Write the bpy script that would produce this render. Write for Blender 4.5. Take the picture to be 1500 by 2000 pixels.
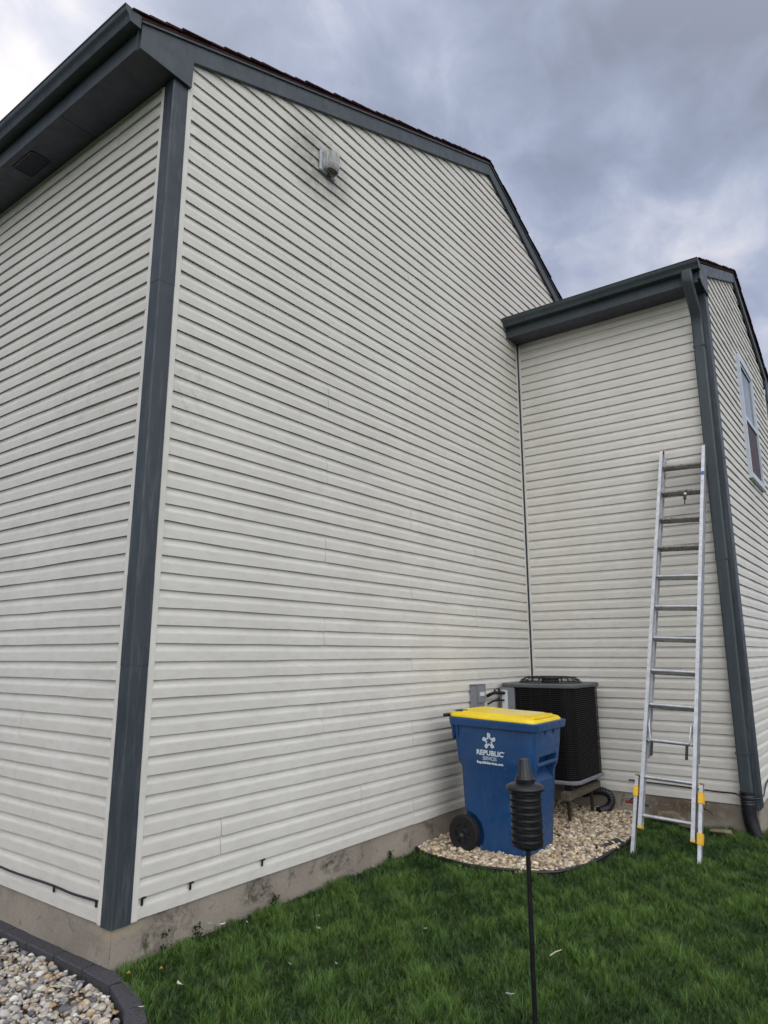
import bpy, bmesh, math, random
import numpy as np
from mathutils import Vector, Matrix
R_=math.radians
random.seed(7); rng=np.random.default_rng(7)
for o in list(bpy.data.objects): bpy.data.objects.remove(o)
scn=bpy.context.scene; COL=scn.collection

# ------------------------------------------------------------------ camera
CAM=Vector((-2.28268,-3.44602,1.35519))
cr=Vector((0.5940516,-0.80442136,-0.00299526)); cu=Vector((-0.16804433,-0.1277375,0.97746828)); cf=Vector((0.78667897,0.58016326,0.21106112))
cd=bpy.data.cameras.new('camera'); cam=bpy.data.objects.new('camera',cd); COL.objects.link(cam)
M=Matrix((( cr.x,cu.x,-cf.x,CAM.x),(cr.y,cu.y,-cf.y,CAM.y),(cr.z,cu.z,-cf.z,CAM.z),(0,0,0,1)))
cam.matrix_world=M
cd.sensor_fit='HORIZONTAL'; cd.sensor_width=36; cd.lens=1344.95/1500*36
cd.shift_x=(750-760.34)/1500; cd.shift_y=(987.54-1000)/1500
cd.clip_start=0.05; cd.clip_end=2000
scn.camera=cam
scn.render.resolution_x=768; scn.render.resolution_y=1024
scn.render.engine='CYCLES'
scn.view_settings.view_transform='Standard'; scn.view_settings.look='None'
scn.view_settings.exposure=0.03; scn.view_settings.gamma=1.0
try: scn.view_settings.use_curve_mapping=False
except Exception: pass

# ------------------------------------------------------------------ sky and sun
SUN=Vector((0.29,0.733,0.615)).normalized()
w=bpy.data.worlds.new("World"); scn.world=w; w.use_nodes=True
nt=w.node_tree; nt.nodes.clear()
def N(t,**k):
    n=nt.nodes.new(t)
    for a,b in k.items(): setattr(n,a,b)
    return n
def setin(n,d):
    for k,v in d.items(): n.inputs[k].default_value=v
def lk(a,b): nt.links.new(a,b)
def mth(op,a,b=None,clamp=False):
    n=N('ShaderNodeMath',operation=op); n.use_clamp=clamp
    for i,x in enumerate((a,b)):
        if x is None: continue
        if isinstance(x,(int,float)): n.inputs[i].default_value=x
        else: lk(x,n.inputs[i])
    return n.outputs[0]
tc=N('ShaderNodeTexCoord'); gen=tc.outputs['Generated']
nrm=N('ShaderNodeVectorMath',operation='NORMALIZE'); lk(gen,nrm.inputs[0]); dirv=nrm.outputs[0]
sep=N('ShaderNodeSeparateXYZ'); lk(dirv,sep.inputs[0])
den=mth('ADD',mth('MAXIMUM',sep.outputs[2],0.0),0.45)
comb=N('ShaderNodeCombineXYZ'); lk(mth('DIVIDE',sep.outputs[0],den),comb.inputs[0]); lk(mth('DIVIDE',sep.outputs[1],den),comb.inputs[1])
cm=N('ShaderNodeMapping'); lk(comb.outputs[0],cm.inputs[0]); setin(cm,{'Location':(3.1,1.7,0.0),'Rotation':(0,0,0.5),'Scale':(1.35,1.0,1.0)})
def noise(vec,scale,detail,rough,dist=0.0):
    n=N('ShaderNodeTexNoise'); lk(vec,n.inputs['Vector']); setin(n,{'Scale':scale,'Detail':detail,'Roughness':rough,'Distortion':dist}); return n.outputs['Fac']
cm3=N('ShaderNodeMapping'); lk(dirv,cm3.inputs[0]); setin(cm3,{'Location':(2.3,.9,4.1),'Rotation':(.3,.5,.2),'Scale':(1.0,1.15,1.5)})
n1=noise(cm3.outputs[0],2.4,3,0.5,0.3); n2=noise(cm3.outputs[0],8.0,7,0.56,0.35)
def lobe(d,k):
    d=Vector(d).normalized()
    v=N('ShaderNodeVectorMath',operation='DOT_PRODUCT'); lk(dirv,v.inputs[0]); v.inputs[1].default_value=d
    return mth('EXPONENT',mth('MULTIPLY',mth('SUBTRACT',v.outputs['Value'],1.0),k))
dens=mth('ADD',mth('MULTIPLY',mth('SUBTRACT',n1,.5),1.15),mth('ADD',mth('MULTIPLY',mth('SUBTRACT',n2,.5),.60),.545))          # ~0.5 mean
for d,k,a in (((.84,.09,.53),300,-.10),((.90,.07,.42),60,-.18),((.79,.15,.59),55,.10),((.74,.03,.68),60,.05),((.52,.44,.73),40,-.10),((.62,.30,.72),40,.05),((.28,.72,.63),16,-.20),((.85,.24,.47),90,-.07),((.80,.33,.52),70,-.03),((.26,.74,.60),400,-.07)):
    dens=mth('ADD',dens,mth('MULTIPLY',lobe(d,k),a))
cr1=N('ShaderNodeValToRGB'); lk(dens,cr1.inputs[0]); e=cr1.color_ramp
e.elements[0].position=.20; e.elements[0].color=(.88,.83,.82,1)
e.elements[1].position=.78; e.elements[1].color=(.165,.20,.30,1)
x=e.elements.new(.35); x.color=(.54,.57,.69,1)
x=e.elements.new(.48); x.color=(.335,.39,.54,1)
x=e.elements.new(.60); x.color=(.245,.298,.435,1)
glow=mth('ADD',mth('MULTIPLY',lobe(SUN,110),.12),mth('MULTIPLY',lobe(SUN,22),.09))
gl=N('ShaderNodeMix',data_type='RGBA',blend_type='ADD'); gl.inputs[0].default_value=1
gm=N('ShaderNodeMix',data_type='RGBA',blend_type='MULTIPLY'); gm.inputs[0].default_value=1; gm.inputs[6].default_value=(1,.94,.86,1)
cg=N('ShaderNodeCombineColor'); 
for i in range(3): lk(glow,cg.inputs[i])
lk(cg.outputs[0],gm.inputs[7]); lk(cr1.outputs[0],gl.inputs[6]); lk(gm.outputs[2],gl.inputs[7])
# unseen sky behind the camera and overhead is brightened to light the walls
back=mth('MULTIPLY',lobe((-.55,-.72,.42),2.4),2.15)
zen=mth('MULTIPLY',lobe((-.28,-.25,1),7.0),1.35)
bz=mth('MULTIPLY',mth('ADD',back,zen),mth('ADD',mth('MULTIPLY',n1,.5),.75))
wc=N('ShaderNodeVectorMath',operation='SCALE'); wc.inputs[0].default_value=(.93,.91,.885); lk(bz,wc.inputs['Scale'])
am=N('ShaderNodeVectorMath',operation='ADD'); lk(gl.outputs[2],am.inputs[0]); lk(wc.outputs[0],am.inputs[1])
sky=N('ShaderNodeTexSky',sky_type='NISHITA'); sky.sun_disc=False
sky.sun_elevation=math.asin(SUN.z); sky.sun_rotation=math.atan2(SUN.x,SUN.y)
b1=N('ShaderNodeBackground'); lk(sky.outputs[0],b1.inputs[0]); b1.inputs[1].default_value=.06
b2=N('ShaderNodeBackground'); lk(am.outputs[0],b2.inputs[0]); b2.inputs[1].default_value=1.0
mx=N('ShaderNodeMixShader'); mx.inputs[0].default_value=.94; lk(b1.outputs[0],mx.inputs[1]); lk(b2.outputs[0],mx.inputs[2])
wo=N('ShaderNodeOutputWorld'); lk(mx.outputs[0],wo.inputs[0])
sl=bpy.data.lights.new('sun','SUN'); sl.energy=.9; sl.angle=R_(14); sl.color=(1,.95,.88)
so=bpy.data.objects.new('sun',sl); COL.objects.link(so)
so.rotation_euler=(-SUN).to_track_quat('-Z','Y').to_euler()

# ------------------------------------------------------------------ materials
class Mat:
    def __init__(s,name,rough=.6,spec=.4,metal=0):
        s.m=bpy.data.materials.new(name); s.m.use_nodes=True; s.nt=s.m.node_tree
        s.b=s.nt.nodes['Principled BSDF']; s.set(Roughness=rough,Metallic=metal); s.b.inputs['Specular IOR Level'].default_value=spec
        s.tc=s.nt.nodes.new('ShaderNodeTexCoord')
    def set(s,**k):
        for a,b in k.items(): s.b.inputs[a.replace('_',' ')].default_value=b
    def noise(s,scale,detail=5,rough=.55,dist=0,stretch=None,coord='Object'):
        v=s.tc.outputs[coord]
        if stretch:
            m=s.nt.nodes.new('ShaderNodeMapping'); m.inputs['Scale'].default_value=stretch; s.nt.links.new(v,m.inputs[0]); v=m.outputs[0]
        n=s.nt.nodes.new('ShaderNodeTexNoise'); s.nt.links.new(v,n.inputs['Vector'])
        for a,b in (('Scale',scale),('Detail',detail),('Roughness',rough),('Distortion',dist)): n.inputs[a].default_value=b
        return n.outputs['Fac']
    def ramp(s,fac,stops):
        r=s.nt.nodes.new('ShaderNodeValToRGB'); s.nt.links.new(fac,r.inputs[0]); e=r.color_ramp
        e.elements[0].position=stops[0][0]; e.elements[0].color=(*stops[0][1],1)
        e.elements[1].position=stops[-1][0]; e.elements[1].color=(*stops[-1][1],1)
        for p,c in stops[1:-1]:
            x=e.elements.new(p); x.color=(*c,1)
        return r.outputs[0]
    def mix(s,fac,a,b,mode='MIX'):
        n=s.nt.nodes.new('ShaderNodeMix'); n.data_type='RGBA'; n.blend_type=mode
        for i,x in ((0,fac),(6,a),(7,b)):
            if isinstance(x,(int,float)): n.inputs[i].default_value=x
            elif isinstance(x,tuple): n.inputs[i].default_value=(*x,1)
            else: s.nt.links.new(x,n.inputs[i])
        return n.outputs[2]
    def math(s,op,a,b=0.0,clamp=False):
        n=s.nt.nodes.new('ShaderNodeMath'); n.operation=op; n.use_clamp=clamp
        for i,x in enumerate((a,b)):
            if isinstance(x,(int,float)): n.inputs[i].default_value=x
            else: s.nt.links.new(x,n.inputs[i])
        return n.outputs[0]
    def spot(s,center,radii,power=1.0):
        """1 at center falling to 0 on the ellipsoid, object space"""
        m=s.nt.nodes.new('ShaderNodeMapping'); m.vector_type='TEXTURE'; m.inputs['Location'].default_value=center; m.inputs['Scale'].default_value=radii
        s.nt.links.new(s.tc.outputs['Object'],m.inputs[0])
        l=s.nt.nodes.new('ShaderNodeVectorMath'); l.operation='LENGTH'; s.nt.links.new(m.outputs[0],l.inputs[0])
        return s.math('POWER',s.math('SUBTRACT',1.0,l.outputs['Value'],True),power)
    def color(s,c):
        if isinstance(c,tuple): s.b.inputs['Base Color'].default_value=(*c,1)
        else: s.nt.links.new(c,s.b.inputs['Base Color'])
        return s
    def rough(s,fac,a,b):
        r=s.ramp(fac,[(0.3,(a,)*3),(0.7,(b,)*3)]); s.nt.links.new(r,s.b.inputs['Roughness']); return s
    def bump(s,fac,strength=.3,dist=.002):
        n=s.nt.nodes.new('ShaderNodeBump'); n.inputs['Strength'].default_value=strength; n.inputs['Distance'].default_value=dist
        s.nt.links.new(fac,n.inputs['Height']); s.nt.links.new(n.outputs[0],s.b.inputs['Normal']); return s
    def attr(s,name='col'):
        a=s.nt.nodes.new('ShaderNodeAttribute'); a.attribute_name=name; return a.outputs['Color']

# vinyl siding, cream, with dirt and the soot round the wall light
m=Mat('siding_vinyl',.48,.35)
base=m.ramp(m.noise(1.3,6,.6,0,(1,1,.35)),[(.3,(.568,.550,.500)),(.7,(.642,.624,.572))])
base=m.mix(m.ramp(m.noise(9,6,.65,.3,(1,1,3)),[(.45,(0,0,0)),(.8,(.5,.5,.5))]),base,(.44,.425,.38))
grain=m.noise(160,3,.6,0,(1,1,6))
base=m.mix(m.ramp(grain,[(.35,(0,0,0)),(.75,(.12,.12,.12))]),base,(.40,.385,.34))
sm=m.noise(14,5,.6,.4)
st=m.math('MULTIPLY',m.spot((1.40,0,5.33),(.46,.3,.40),.7),m.ramp(sm,[(.25,(.15,.15,.15)),(.6,(1,1,1))]),True)
base=m.mix(st,base,(.20,.19,.17))
st2=m.math('MULTIPLY',m.spot((.25,0,3.0),(.26,.3,.55),1.0),m.ramp(sm,[(.45,(0,0,0)),(.7,(.55,.55,.55))]),True)
base=m.mix(st2,base,(.25,.25,.26))
st3=m.math('MULTIPLY',m.spot((0,.75,3.1),(.3,.7,.5),1.0),m.ramp(sm,[(.5,(0,0,0)),(.75,(.5,.5,.5))]),True)
base=m.mix(st3,base,(.30,.29,.28))
m.color(base); m.bump(grain,.12,.001); SIDING=m.m

m=Mat('siding_trim',.5,.35); m.color(m.ramp(m.noise(6),[(.3,(.57,.555,.50)),(.7,(.66,.64,.585))])); JTRIM=m.m

def slate(name,c1,c2,wear):
    m=Mat(name,.42,.45)
    c=m.ramp(m.noise(3,6,.6,.2,(1,1,.5)),[(.3,c1),(.7,c2)])
    c=m.mix(m.ramp(m.noise(26,7,.72,.3,(1,1,.10)),[(.50,(0,0,0)),(.75,(wear,)*3)]),c,(.115,.130,.125))
    c=m.mix(m.ramp(m.noise(11,8,.75,.2,(1,1,.5)),[(.62,(0,0,0)),(.70,(wear*.9,)*3)]),c,(.014,.018,.022))
    m.color(c); m.rough(m.noise(12),.36,.62); m.bump(m.noise(70,5,.6),.25,.002); return m.m
POST=slate('slate_painted_post',(.023,.032,.041),(.041,.051,.061),.6)
TRIM=slate('slate_painted_trim',(.031,.042,.050),(.045,.058,.067),.2)
SOFF=slate('slate_soffit',(.040,.041,.060),(.052,.053,.076),.1)
GUT=slate('slate_gutter',(.028,.039,.045),(.040,.054,.061),.25)

m=Mat('shingles',.95,.1); m.color(m.ramp(m.noise(90,4,.7),[(.3,(.030,.014,.016)),(.7,(.085,.040,.040))])); m.bump(m.noise(220),.6,.003); SHING=m.m

m=Mat('foundation_concrete',.92,.2)
c=m.ramp(m.noise(2.2,8,.62,.3),[(.3,(.205,.175,.145)),(.5,(.275,.24,.20)),(.72,(.33,.29,.235))])
c=m.mix(m.ramp(m.noise(60,5,.7),[(.52,(0,0,0)),(.72,(.45,.45,.45))]),c,(.15,.13,.11))
c=m.mix(m.ramp(m.noise(5.5,9,.7,.6),[(.57,(0,0,0)),(.66,(.8,.8,.8))]),c,(.115,.10,.085))
c=m.mix(m.ramp(m.noise(3.3,9,.75,.2),[(.62,(0,0,0)),(.68,(.8,.8,.8))]),c,(.035,.045,.025))
for ctr,rad,col,lo in (((.36,0,-.075),(.20,.2,.09),(.11,.09,.075),.46),((.20,0,-.14),(.10,.2,.06),(.05,.05,.03),.46),((1.0,0,-.085),(.16,.2,.075),(.035,.04,.025),.44),((1.75,0,-.08),(.22,.2,.07),(.06,.05,.04),.46),((0,.0,-.03),(.20,.20,.045),(.36,.31,.22),.35),((5.06,-1.5,-.08),(.3,.5,.14),(.10,.075,.05),.35)):
    f=m.math('MULTIPLY',m.spot(ctr,rad,.5),m.ramp(m.noise(18,8,.72,.5),[(lo,(0,0,0)),(lo+.13,(1,1,1))]),True); c=m.mix(f,c,col)
m.color(c); m.bump(m.noise(45,9,.7),.7,.006); CONC=m.m

m=Mat('soil_turf',1,.1); c=m.ramp(m.noise(7,8,.65),[(.35,(.018,.028,.010)),(.65,(.035,.060,.018))]); m.color(c); m.bump(m.noise(60,6),1,.02); SOIL=m.m
m=Mat('gravel_bed',1,.1); m.color(m.ramp(m.noise(60,6,.7),[(.35,(.05,.04,.03)),(.65,(.16,.13,.10))])); m.bump(m.noise(70,6),1,.02); BED=m.m

def attrmat(name,rough,spec,bs=0,sc=120):
    m=Mat(name,rough,spec); c=m.attr()
    c=m.mix(m.ramp(m.noise(sc,5,.65),[(.35,(.72,.72,.72)),(.7,(1.12,1.12,1.12))]),c,(1,1,1),'MIX') if False else c
    n=m.ramp(m.noise(sc,5,.65),[(.3,(.70,.69,.68)),(.7,(1.0,1.0,1.0))])
    m.color(m.mix(1.0,c,n,'MULTIPLY'))
    if bs: m.bump(m.noise(sc,5),bs,.003)
    return m.m
ROCK=attrmat('river_rock',.62,.35,.4,90); CRUSH=attrmat('crushed_stone',.85,.25,.6,110)
# grass: reflecting and translucent blades
gmz=Mat('grass_blades',.5,.25); 
tr=gmz.nt.nodes.new('ShaderNodeBsdfTranslucent'); mxs=gmz.nt.nodes.new('ShaderNodeMixShader'); mxs.inputs[0].default_value=.35
ca=gmz.attr(); gmz.color(ca); gmz.nt.links.new(ca,tr.inputs[0]); out=gmz.nt.nodes['Material Output']
gmz.nt.links.new(gmz.b.outputs[0],mxs.inputs[1]); gmz.nt.links.new(tr.outputs[0],mxs.inputs[2]); gmz.nt.links.new(mxs.outputs[0],out.inputs[0]); GRASS=gmz.m

def plain(name,c,rough=.5,spec=.4,metal=0,var=.12,sc=30,bump=0.1):
    m=Mat(name,rough,spec,metal)
    lo=tuple(x*(1-var) for x in c); hi=tuple(min(1,x*(1+var)) for x in c)
    m.color(m.ramp(m.noise(sc,6,.6),[(.3,lo),(.7,hi)])); m.rough(m.noise(sc*.7,4),max(.05,rough-.08),min(1,rough+.12))
    if bump: m.bump(m.noise(sc*3,5),bump,.002)
    return m.m
EDGEBLK=plain('charcoal_block',(.062,.060,.066),.95,.15,0,.35,80,.8)
BLUE=None
m=Mat('cart_blue_plastic',.38,.5); c=m.ramp(m.noise(3,5),[(.3,(.003,.040,.130)),(.7,(.005,.055,.175))])
c=m.mix(m.ramp(m.noise(40,6,.7,.5,(1,1,.3)),[(.56,(0,0,0)),(.74,(.40,.40,.40))]),c,(.10,.14,.20))
c=m.mix(m.ramp(m.noise(4,6,.7,.3),[(.45,(0,0,0)),(.8,(.35,.35,.35))]),c,(.045,.085,.15)); m.color(c); m.rough(m.noise(25),.34,.55); m.bump(m.noise(9,3),.12,.01); BLUE=m.m
m=Mat('lid_yellow_plastic',.42,.45); c=m.ramp(m.noise(5),[(.3,(.70,.50,.015)),(.7,(.82,.60,.022))])
scf=m.math('MULTIPLY',m.spot((.33,.24,.99),(.30,.26,2.0),.4),m.ramp(m.noise(16,8,.75,.6,(1,1,1)),[(.42,(0,0,0)),(.56,(1,1,1))]),True)
c=m.mix(scf,c,(.50,.49,.42)); c=m.mix(m.ramp(m.noise(30,6,.7),[(.58,(0,0,0)),(.75,(.35,.35,.35))]),c,(.42,.32,.08)); m.color(c); LID=m.m
WHITEINK=plain('white_print',(.55,.62,.66),.6,.3,0,.08,80,0)
BLACKP=plain('black_plastic',(.012,.012,.015),.40,.5,0,.3,40,.2)
SLOT=plain('torch_slot_black',(.003,.003,.003),.7,.2,0,.2,60,0)
BLACKT=plain('torch_black_plastic',(.006,.006,.008),.36,.45,0,.25,60,.15)
RUBBER=plain('black_rubber',(.012,.012,.012),.75,.3,0,.3,60,.4)
COIL=plain('coil_black',(.007,.007,.008),.5,.4,0,.3,60,.1)
COILD=plain('coil_fins',(.004,.004,.005),.8,.2,0,.3,200,.3)
ACG=plain('grey_metal_paint',(.19,.195,.21),.5,.4,0,.12,30,.1)
ACT=plain('dark_grey_metal_paint',(.095,.10,.108),.5,.4,0,.2,30,.1)
ACB=plain('light_grey_base',(.20,.205,.22),.6,.3,0,.2,30,.2)
BOXD=plain('dark_moulded_plastic',(.035,.045,.055),.5,.4,0,.2,30,.1)
BOXG=plain('grey_box_paint',(.20,.205,.225),.5,.4,0,.1,30,.1)
STK=plain('white_sticker',(.60,.62,.62),.5,.4,0,.12,300,0)
m=Mat('aluminium',.42,.5,.85); c=m.ramp(m.noise(14,6,.65),[(.3,(.40,.41,.43)),(.7,(.60,.61,.63))]); c=m.mix(m.ramp(m.noise(60,7,.75),[(.60,(0,0,0)),(.66,(.9,.9,.9))]),c,(.10,.095,.09)); m.color(c); m.rough(m.noise(30),.34,.6); ALU=m.m
m=Mat('aluminium_worn',.55,.4,.5); c=m.ramp(m.noise(14,6,.65),[(.3,(.22,.20,.19)),(.7,(.34,.32,.31))]); c=m.mix(m.ramp(m.noise(45,7,.75,.4),[(.54,(0,0,0)),(.60,(1,1,1))]),c,(.05,.045,.04)); m.color(c); ALUW=m.m
TANP=plain('tan_plastic',(.34,.21,.08),.6,.3,0,.3,40,.1)
YEL=plain('yellow_plastic',(.70,.42,.035),.5,.4,0,.15,40,.1)
BLUET=plain('blue_tape',(.05,.13,.42),.6,.3,0,.2,60,0)
REDP=plain('red_plastic',(.20,.03,.03),.45,.4,0,.25,60,.1)
m=Mat('weathered_timber',.9,.2); m.color(m.ramp(m.noise(14,8,.7,.4,(.25,3,3)),[(.3,(.05,.042,.034)),(.7,(.17,.145,.11))])); m.bump(m.noise(30,7,.7,0,(.2,3,3)),.8,.006); WOOD=m.m
RUST=plain('dark_steel',(.022,.016,.013),.8,.3,0,.4,50,.5)
WHITE=plain('white_vinyl_frame',(.47,.51,.57),.45,.4,0,.06,20,0)
m=Mat('window_glass',.04,.8); m.color((.03,.035,.045)); GLASS=m.m
m=Mat('insect_screen',.75,.3); m.color(m.ramp(m.noise(5),[(.3,(.055,.045,.055)),(.7,(.085,.065,.075))])); SCREEN=m.m
m=Mat('lamp_lens',.25,.5); c=m.ramp(m.noise(30,7,.7,.2,(3,3,.4)),[(.35,(.20,.20,.20)),(.65,(.58,.58,.57))]); m.color(c); m.set(Transmission_Weight=.25); LENS=m.m
m=Mat('stone_rubble',.95,.2); m.color(m.ramp(m.noise(8,8,.7),[(.3,(.10,.075,.05)),(.7,(.24,.19,.13))])); m.bump(m.noise(30,8,.7),.8,.01); RUBBLE=m.m
PETAL=plain('dry_petal',(.52,.52,.46),.8,.2,0,.2,60,0)
STRAW=plain('dry_straw',(.42,.38,.26),.8,.2,0,.2,60,0)
YLEAF=plain('yellow_leaf',(.38,.26,.06),.8,.2,0,.3,60,0)

# ------------------------------------------------------------------ mesh helpers
class MB:
    def __init__(s): s.v=[]; s.f=[]
    def add(s,v,f):
        b=len(s.v); s.v+= [tuple(x) for x in v]; s.f+= [tuple(i+b for i in q) for q in f]; return s
    def box(s,a,b,M=None):
        x0,y0,z0=a; x1,y1,z1=b
        v=[Vector(p) for p in ((x0,y0,z0),(x1,y0,z0),(x1,y1,z0),(x0,y1,z0),(x0,y0,z1),(x1,y0,z1),(x1,y1,z1),(x0,y1,z1))]
        if M is not None: v=[M@p for p in v]
        return s.add(v,[(0,3,2,1),(4,5,6,7),(0,1,5,4),(1,2,6,5),(2,3,7,6),(3,0,4,7)])
    def bevbox(s,a,b,r=.004,M=None):
        x0,y0,z0=a; x1,y1,z1=b; bm=bmesh.new(); bmesh.ops.create_cube(bm,size=1)
        for v in bm.verts: v.co=Vector(((x0+x1)/2+v.co.x*(x1-x0),(y0+y1)/2+v.co.y*(y1-y0),(z0+z1)/2+v.co.z*(z1-z0)))
        bmesh.ops.bevel(bm,geom=bm.edges[:],offset=r,segments=2,affect='EDGES')
        vs=[(M@v.co if M is not None else v.co.copy()) for v in bm.verts]; bm.verts.index_update()
        fs=[[v.index for v in f.verts] for f in bm.faces]; bm.free(); return s.add(vs,fs)
    def prism(s,poly,n,M=None):
        """poly: list of 3D points (planar), extruded by vector n"""
        P=[Vector(p) for p in poly]; n=Vector(n); k=len(P)
        v=P+[p+n for p in P]
        if M is not None: v=[M@p for p in v]
        f=[tuple(range(k-1,-1,-1)),tuple(range(k,2*k))]+[(i,(i+1)%k,k+(i+1)%k,k+i) for i in range(k)]
        return s.add(v,f)
    def loft(s,rings,cap=True,close=True):
        k=len(rings[0]); v=[p for r in rings for p in r]; f=[]
        for i in range(len(rings)-1):
            for j in range(k if close else k-1):
                j2=(j+1)%k; f.append((i*k+j,i*k+j2,(i+1)*k+j2,(i+1)*k+j))
        if cap: f.append(tuple(range(k-1,-1,-1))); f.append(tuple((len(rings)-1)*k+j for j in range(k)))
        return s.add(v,f)
    def tube(s,pts,r,n=10,cap=True,sx=1,sy=1):
        P=[Vector(p) for p in pts]; rs=r if isinstance(r,(list,tuple)) else [r]*len(P); rings=[]; up=None
        for i,p in enumerate(P):
            t=(P[min(i+1,len(P)-1)]-P[max(i-1,0)]).normalized()
            if up is None: up=Vector((0,0,1)) if abs(t.z)<.9 else Vector((1,0,0))
            a=t.cross(up).normalized(); b=a.cross(t).normalized(); up=b
            rings.append([p+(a*math.cos(2*math.pi*k/n)*sx+b*math.sin(2*math.pi*k/n)*sy)*rs[i] for k in range(n)])
        return s.loft(rings,cap)
    def lathe(s,prof,c=(0,0,0),n=28,M=None,flute=0,fn=14):
        rings=[]
        for r,z in prof:
            rings.append([Vector(c)+Vector(((r+flute*r*math.cos(fn*2*math.pi*k/n))*math.cos(2*math.pi*k/n),(r+flute*r*math.cos(fn*2*math.pi*k/n))*math.sin(2*math.pi*k/n),z)) for k in range(n)])
        if M is not None: rings=[[M@p for p in q] for q in rings]
        return s.loft(rings)
    def build(s,name,mat,parent=None,smooth=None,loc=None):
        me=bpy.data.meshes.new(name); me.from_pydata([tuple(v) for v in s.v],[],s.f)
        if loc is not None: me.transform(Matrix.Translation(-Vector(loc)))
        bm=bmesh.new(); bm.from_mesh(me); bmesh.ops.recalc_face_normals(bm,faces=bm.faces[:]); bm.to_mesh(me); bm.free()
        me.materials.append(mat); o=bpy.data.objects.new(name,me); COL.objects.link(o)
        if loc is not None: o.location=loc
        if parent is not None: o.parent=parent
        if smooth is not None: shade(me,smooth)
        return o
def shade(me,ang):
    me.polygons.foreach_set('use_smooth',[True]*len(me.polygons))
    try: me.set_sharp_from_angle(angle=R_(ang))
    except Exception: pass
def tag(o,label=None,cat=None,group=None,kind=None):
    for k,v in (('label',label),('category',cat),('group',group),('kind',kind)):
        if v: o[k]=v
    return o
def empty(name,loc=(0,0,0),rot=None):
    o=bpy.data.objects.new(name,None); COL.objects.link(o); o.location=loc
    if rot is not None: o.rotation_euler=rot
    o.empty_display_size=.1
    return o
def npmesh(name,V,F,mat,col=None,smooth=False):
    """V (n,3); F (m,k) int array of equal-size polygons or list of such arrays"""
    Fs=F if isinstance(F,list) else [F]
    me=bpy.data.meshes.new(name); me.vertices.add(len(V)); me.vertices.foreach_set('co',V.astype(np.float32).ravel())
    loops=np.concatenate([f.ravel() for f in Fs]); tot=np.concatenate([np.full(len(f),f.shape[1]) for f in Fs])
    st=np.concatenate([[0],np.cumsum(tot)[:-1]])
    me.loops.add(len(loops)); me.loops.foreach_set('vertex_index',loops.astype(np.int32))
    me.polygons.add(len(tot)); me.polygons.foreach_set('loop_start',st.astype(np.int32)); me.polygons.foreach_set('loop_total',tot.astype(np.int32))
    if smooth: me.polygons.foreach_set('use_smooth',np.ones(len(tot),bool))
    me.update(calc_edges=True); me.validate()
    if col is not None:
        a=me.color_attributes.new('col','FLOAT_COLOR','POINT'); c=np.ones((len(V),4),np.float32); c[:,:3]=col; a.data.foreach_set('color',c.ravel())
    me.materials.append(mat); o=bpy.data.objects.new(name,me); COL.objects.link(o); return o

# ------------------------------------------------------------------ measures
C=.1016; D=5.0634; W=2.1617; SOF=5.09; XR=4.42; ZR=7.095; SL=.421; SR=.45
rakeL=lambda x: 5.295+SL*(x-.107)              # underside of rake board, left slope
rakeR=lambda x: ZR-SR*(x-XR)
PX=7.08; PZ=6.14; WL=.424; WR=.36              # wing peak, slopes
XE=9.12
wrL=lambda x: PZ-WL*(PX-x)
wrR=lambda x: PZ-WR*(x-PX)
def gz(x,y):                                   # lawn height
    return -.212-.016*np.clip(-np.asarray(y,float),0,5)+.006*np.sin(np.asarray(x,float)*1.7+np.asarray(y,float)*2.3)

# ------------------------------------------------------------------ ground
EP=[(-.082,2.60),(-.080,.94),(-.082,.666),(-.082,.386),(-.084,.111),(-.098,-.160),(-.193,-.426),(-.345,-.655),(-.545,-.845),(-.785,-.985),(-1.05,-1.07),(-1.33,-1.10)]
def inpoly(x,y,P):
    x=np.asarray(x);y=np.asarray(y); r=np.zeros(x.shape,bool); n=len(P); j=n-1
    for i in range(n):
        xi,yi=P[i]; xj,yj=P[j]
        c=((yi>y)!=(yj>y))&(x<(xj-xi)*(y-yi)/(yj-yi+1e-12)+xi); r^=c; j=i
    return r
gx=np.concatenate([[-300,-60,-15,-4.5],np.arange(-4,.201,.05),np.arange(.5,10.01,.5),[16,60,300]]); gy=np.concatenate([[-300,-60,-15],np.arange(-6,-1.31,.5),np.arange(-1.3,2.701,.05),[3.0,10,60,300]])
X,Y=np.meshgrid(gx,gy,indexing='ij'); Z=gz(X,Y); Z=np.where(inpoly(X,Y,[(x_+.035,y_) for x_,y_ in EP]+[(-4.05,-1.1),(-4.05,2.62)]),-.36,Z); V=np.stack([X,Y,Z],-1).reshape(-1,3)
ny=len(gy); I=np.arange(len(gx)*ny).reshape(len(gx),ny)
F=np.stack([I[:-1,:-1],I[1:,:-1],I[1:,1:],I[:-1,1:]],-1).reshape(-1,4)
g=npmesh('ground',V,F,SOIL); tag(g,kind='structure')

RB=[(2.74,-.012),(2.68,-.10),(2.62,-.26),(2.59,-.48),(2.60,-.74),(2.67,-.99),(2.80,-1.17),(2.98,-1.27),(3.2,-1.30),(3.56,-1.325),(3.95,-1.33),(4.25,-1.29),(4.6,-1.18),(4.9,-1.08),(5.07,-1.02)]
# smooth the bed edge
def chaik(P,k=2):
    for _ in range(k):
        Q=[P[0]]
        for a,b in zip(P[:-1],P[1:]): Q+=[(a[0]*.75+b[0]*.25,a[1]*.75+b[1]*.25),(a[0]*.25+b[0]*.75,a[1]*.25+b[1]*.75)]
        P=Q+[P[-1]]
    return P
RBs=chaik(RB); RBpoly=RBs+[(5.07,-.005)]
o=MB().add([(x,y,-.200) for x,y in RBpoly],[tuple(range(len(RBpoly)))]).build('gravel_bed',BED); tag(o,kind='structure')
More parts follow.
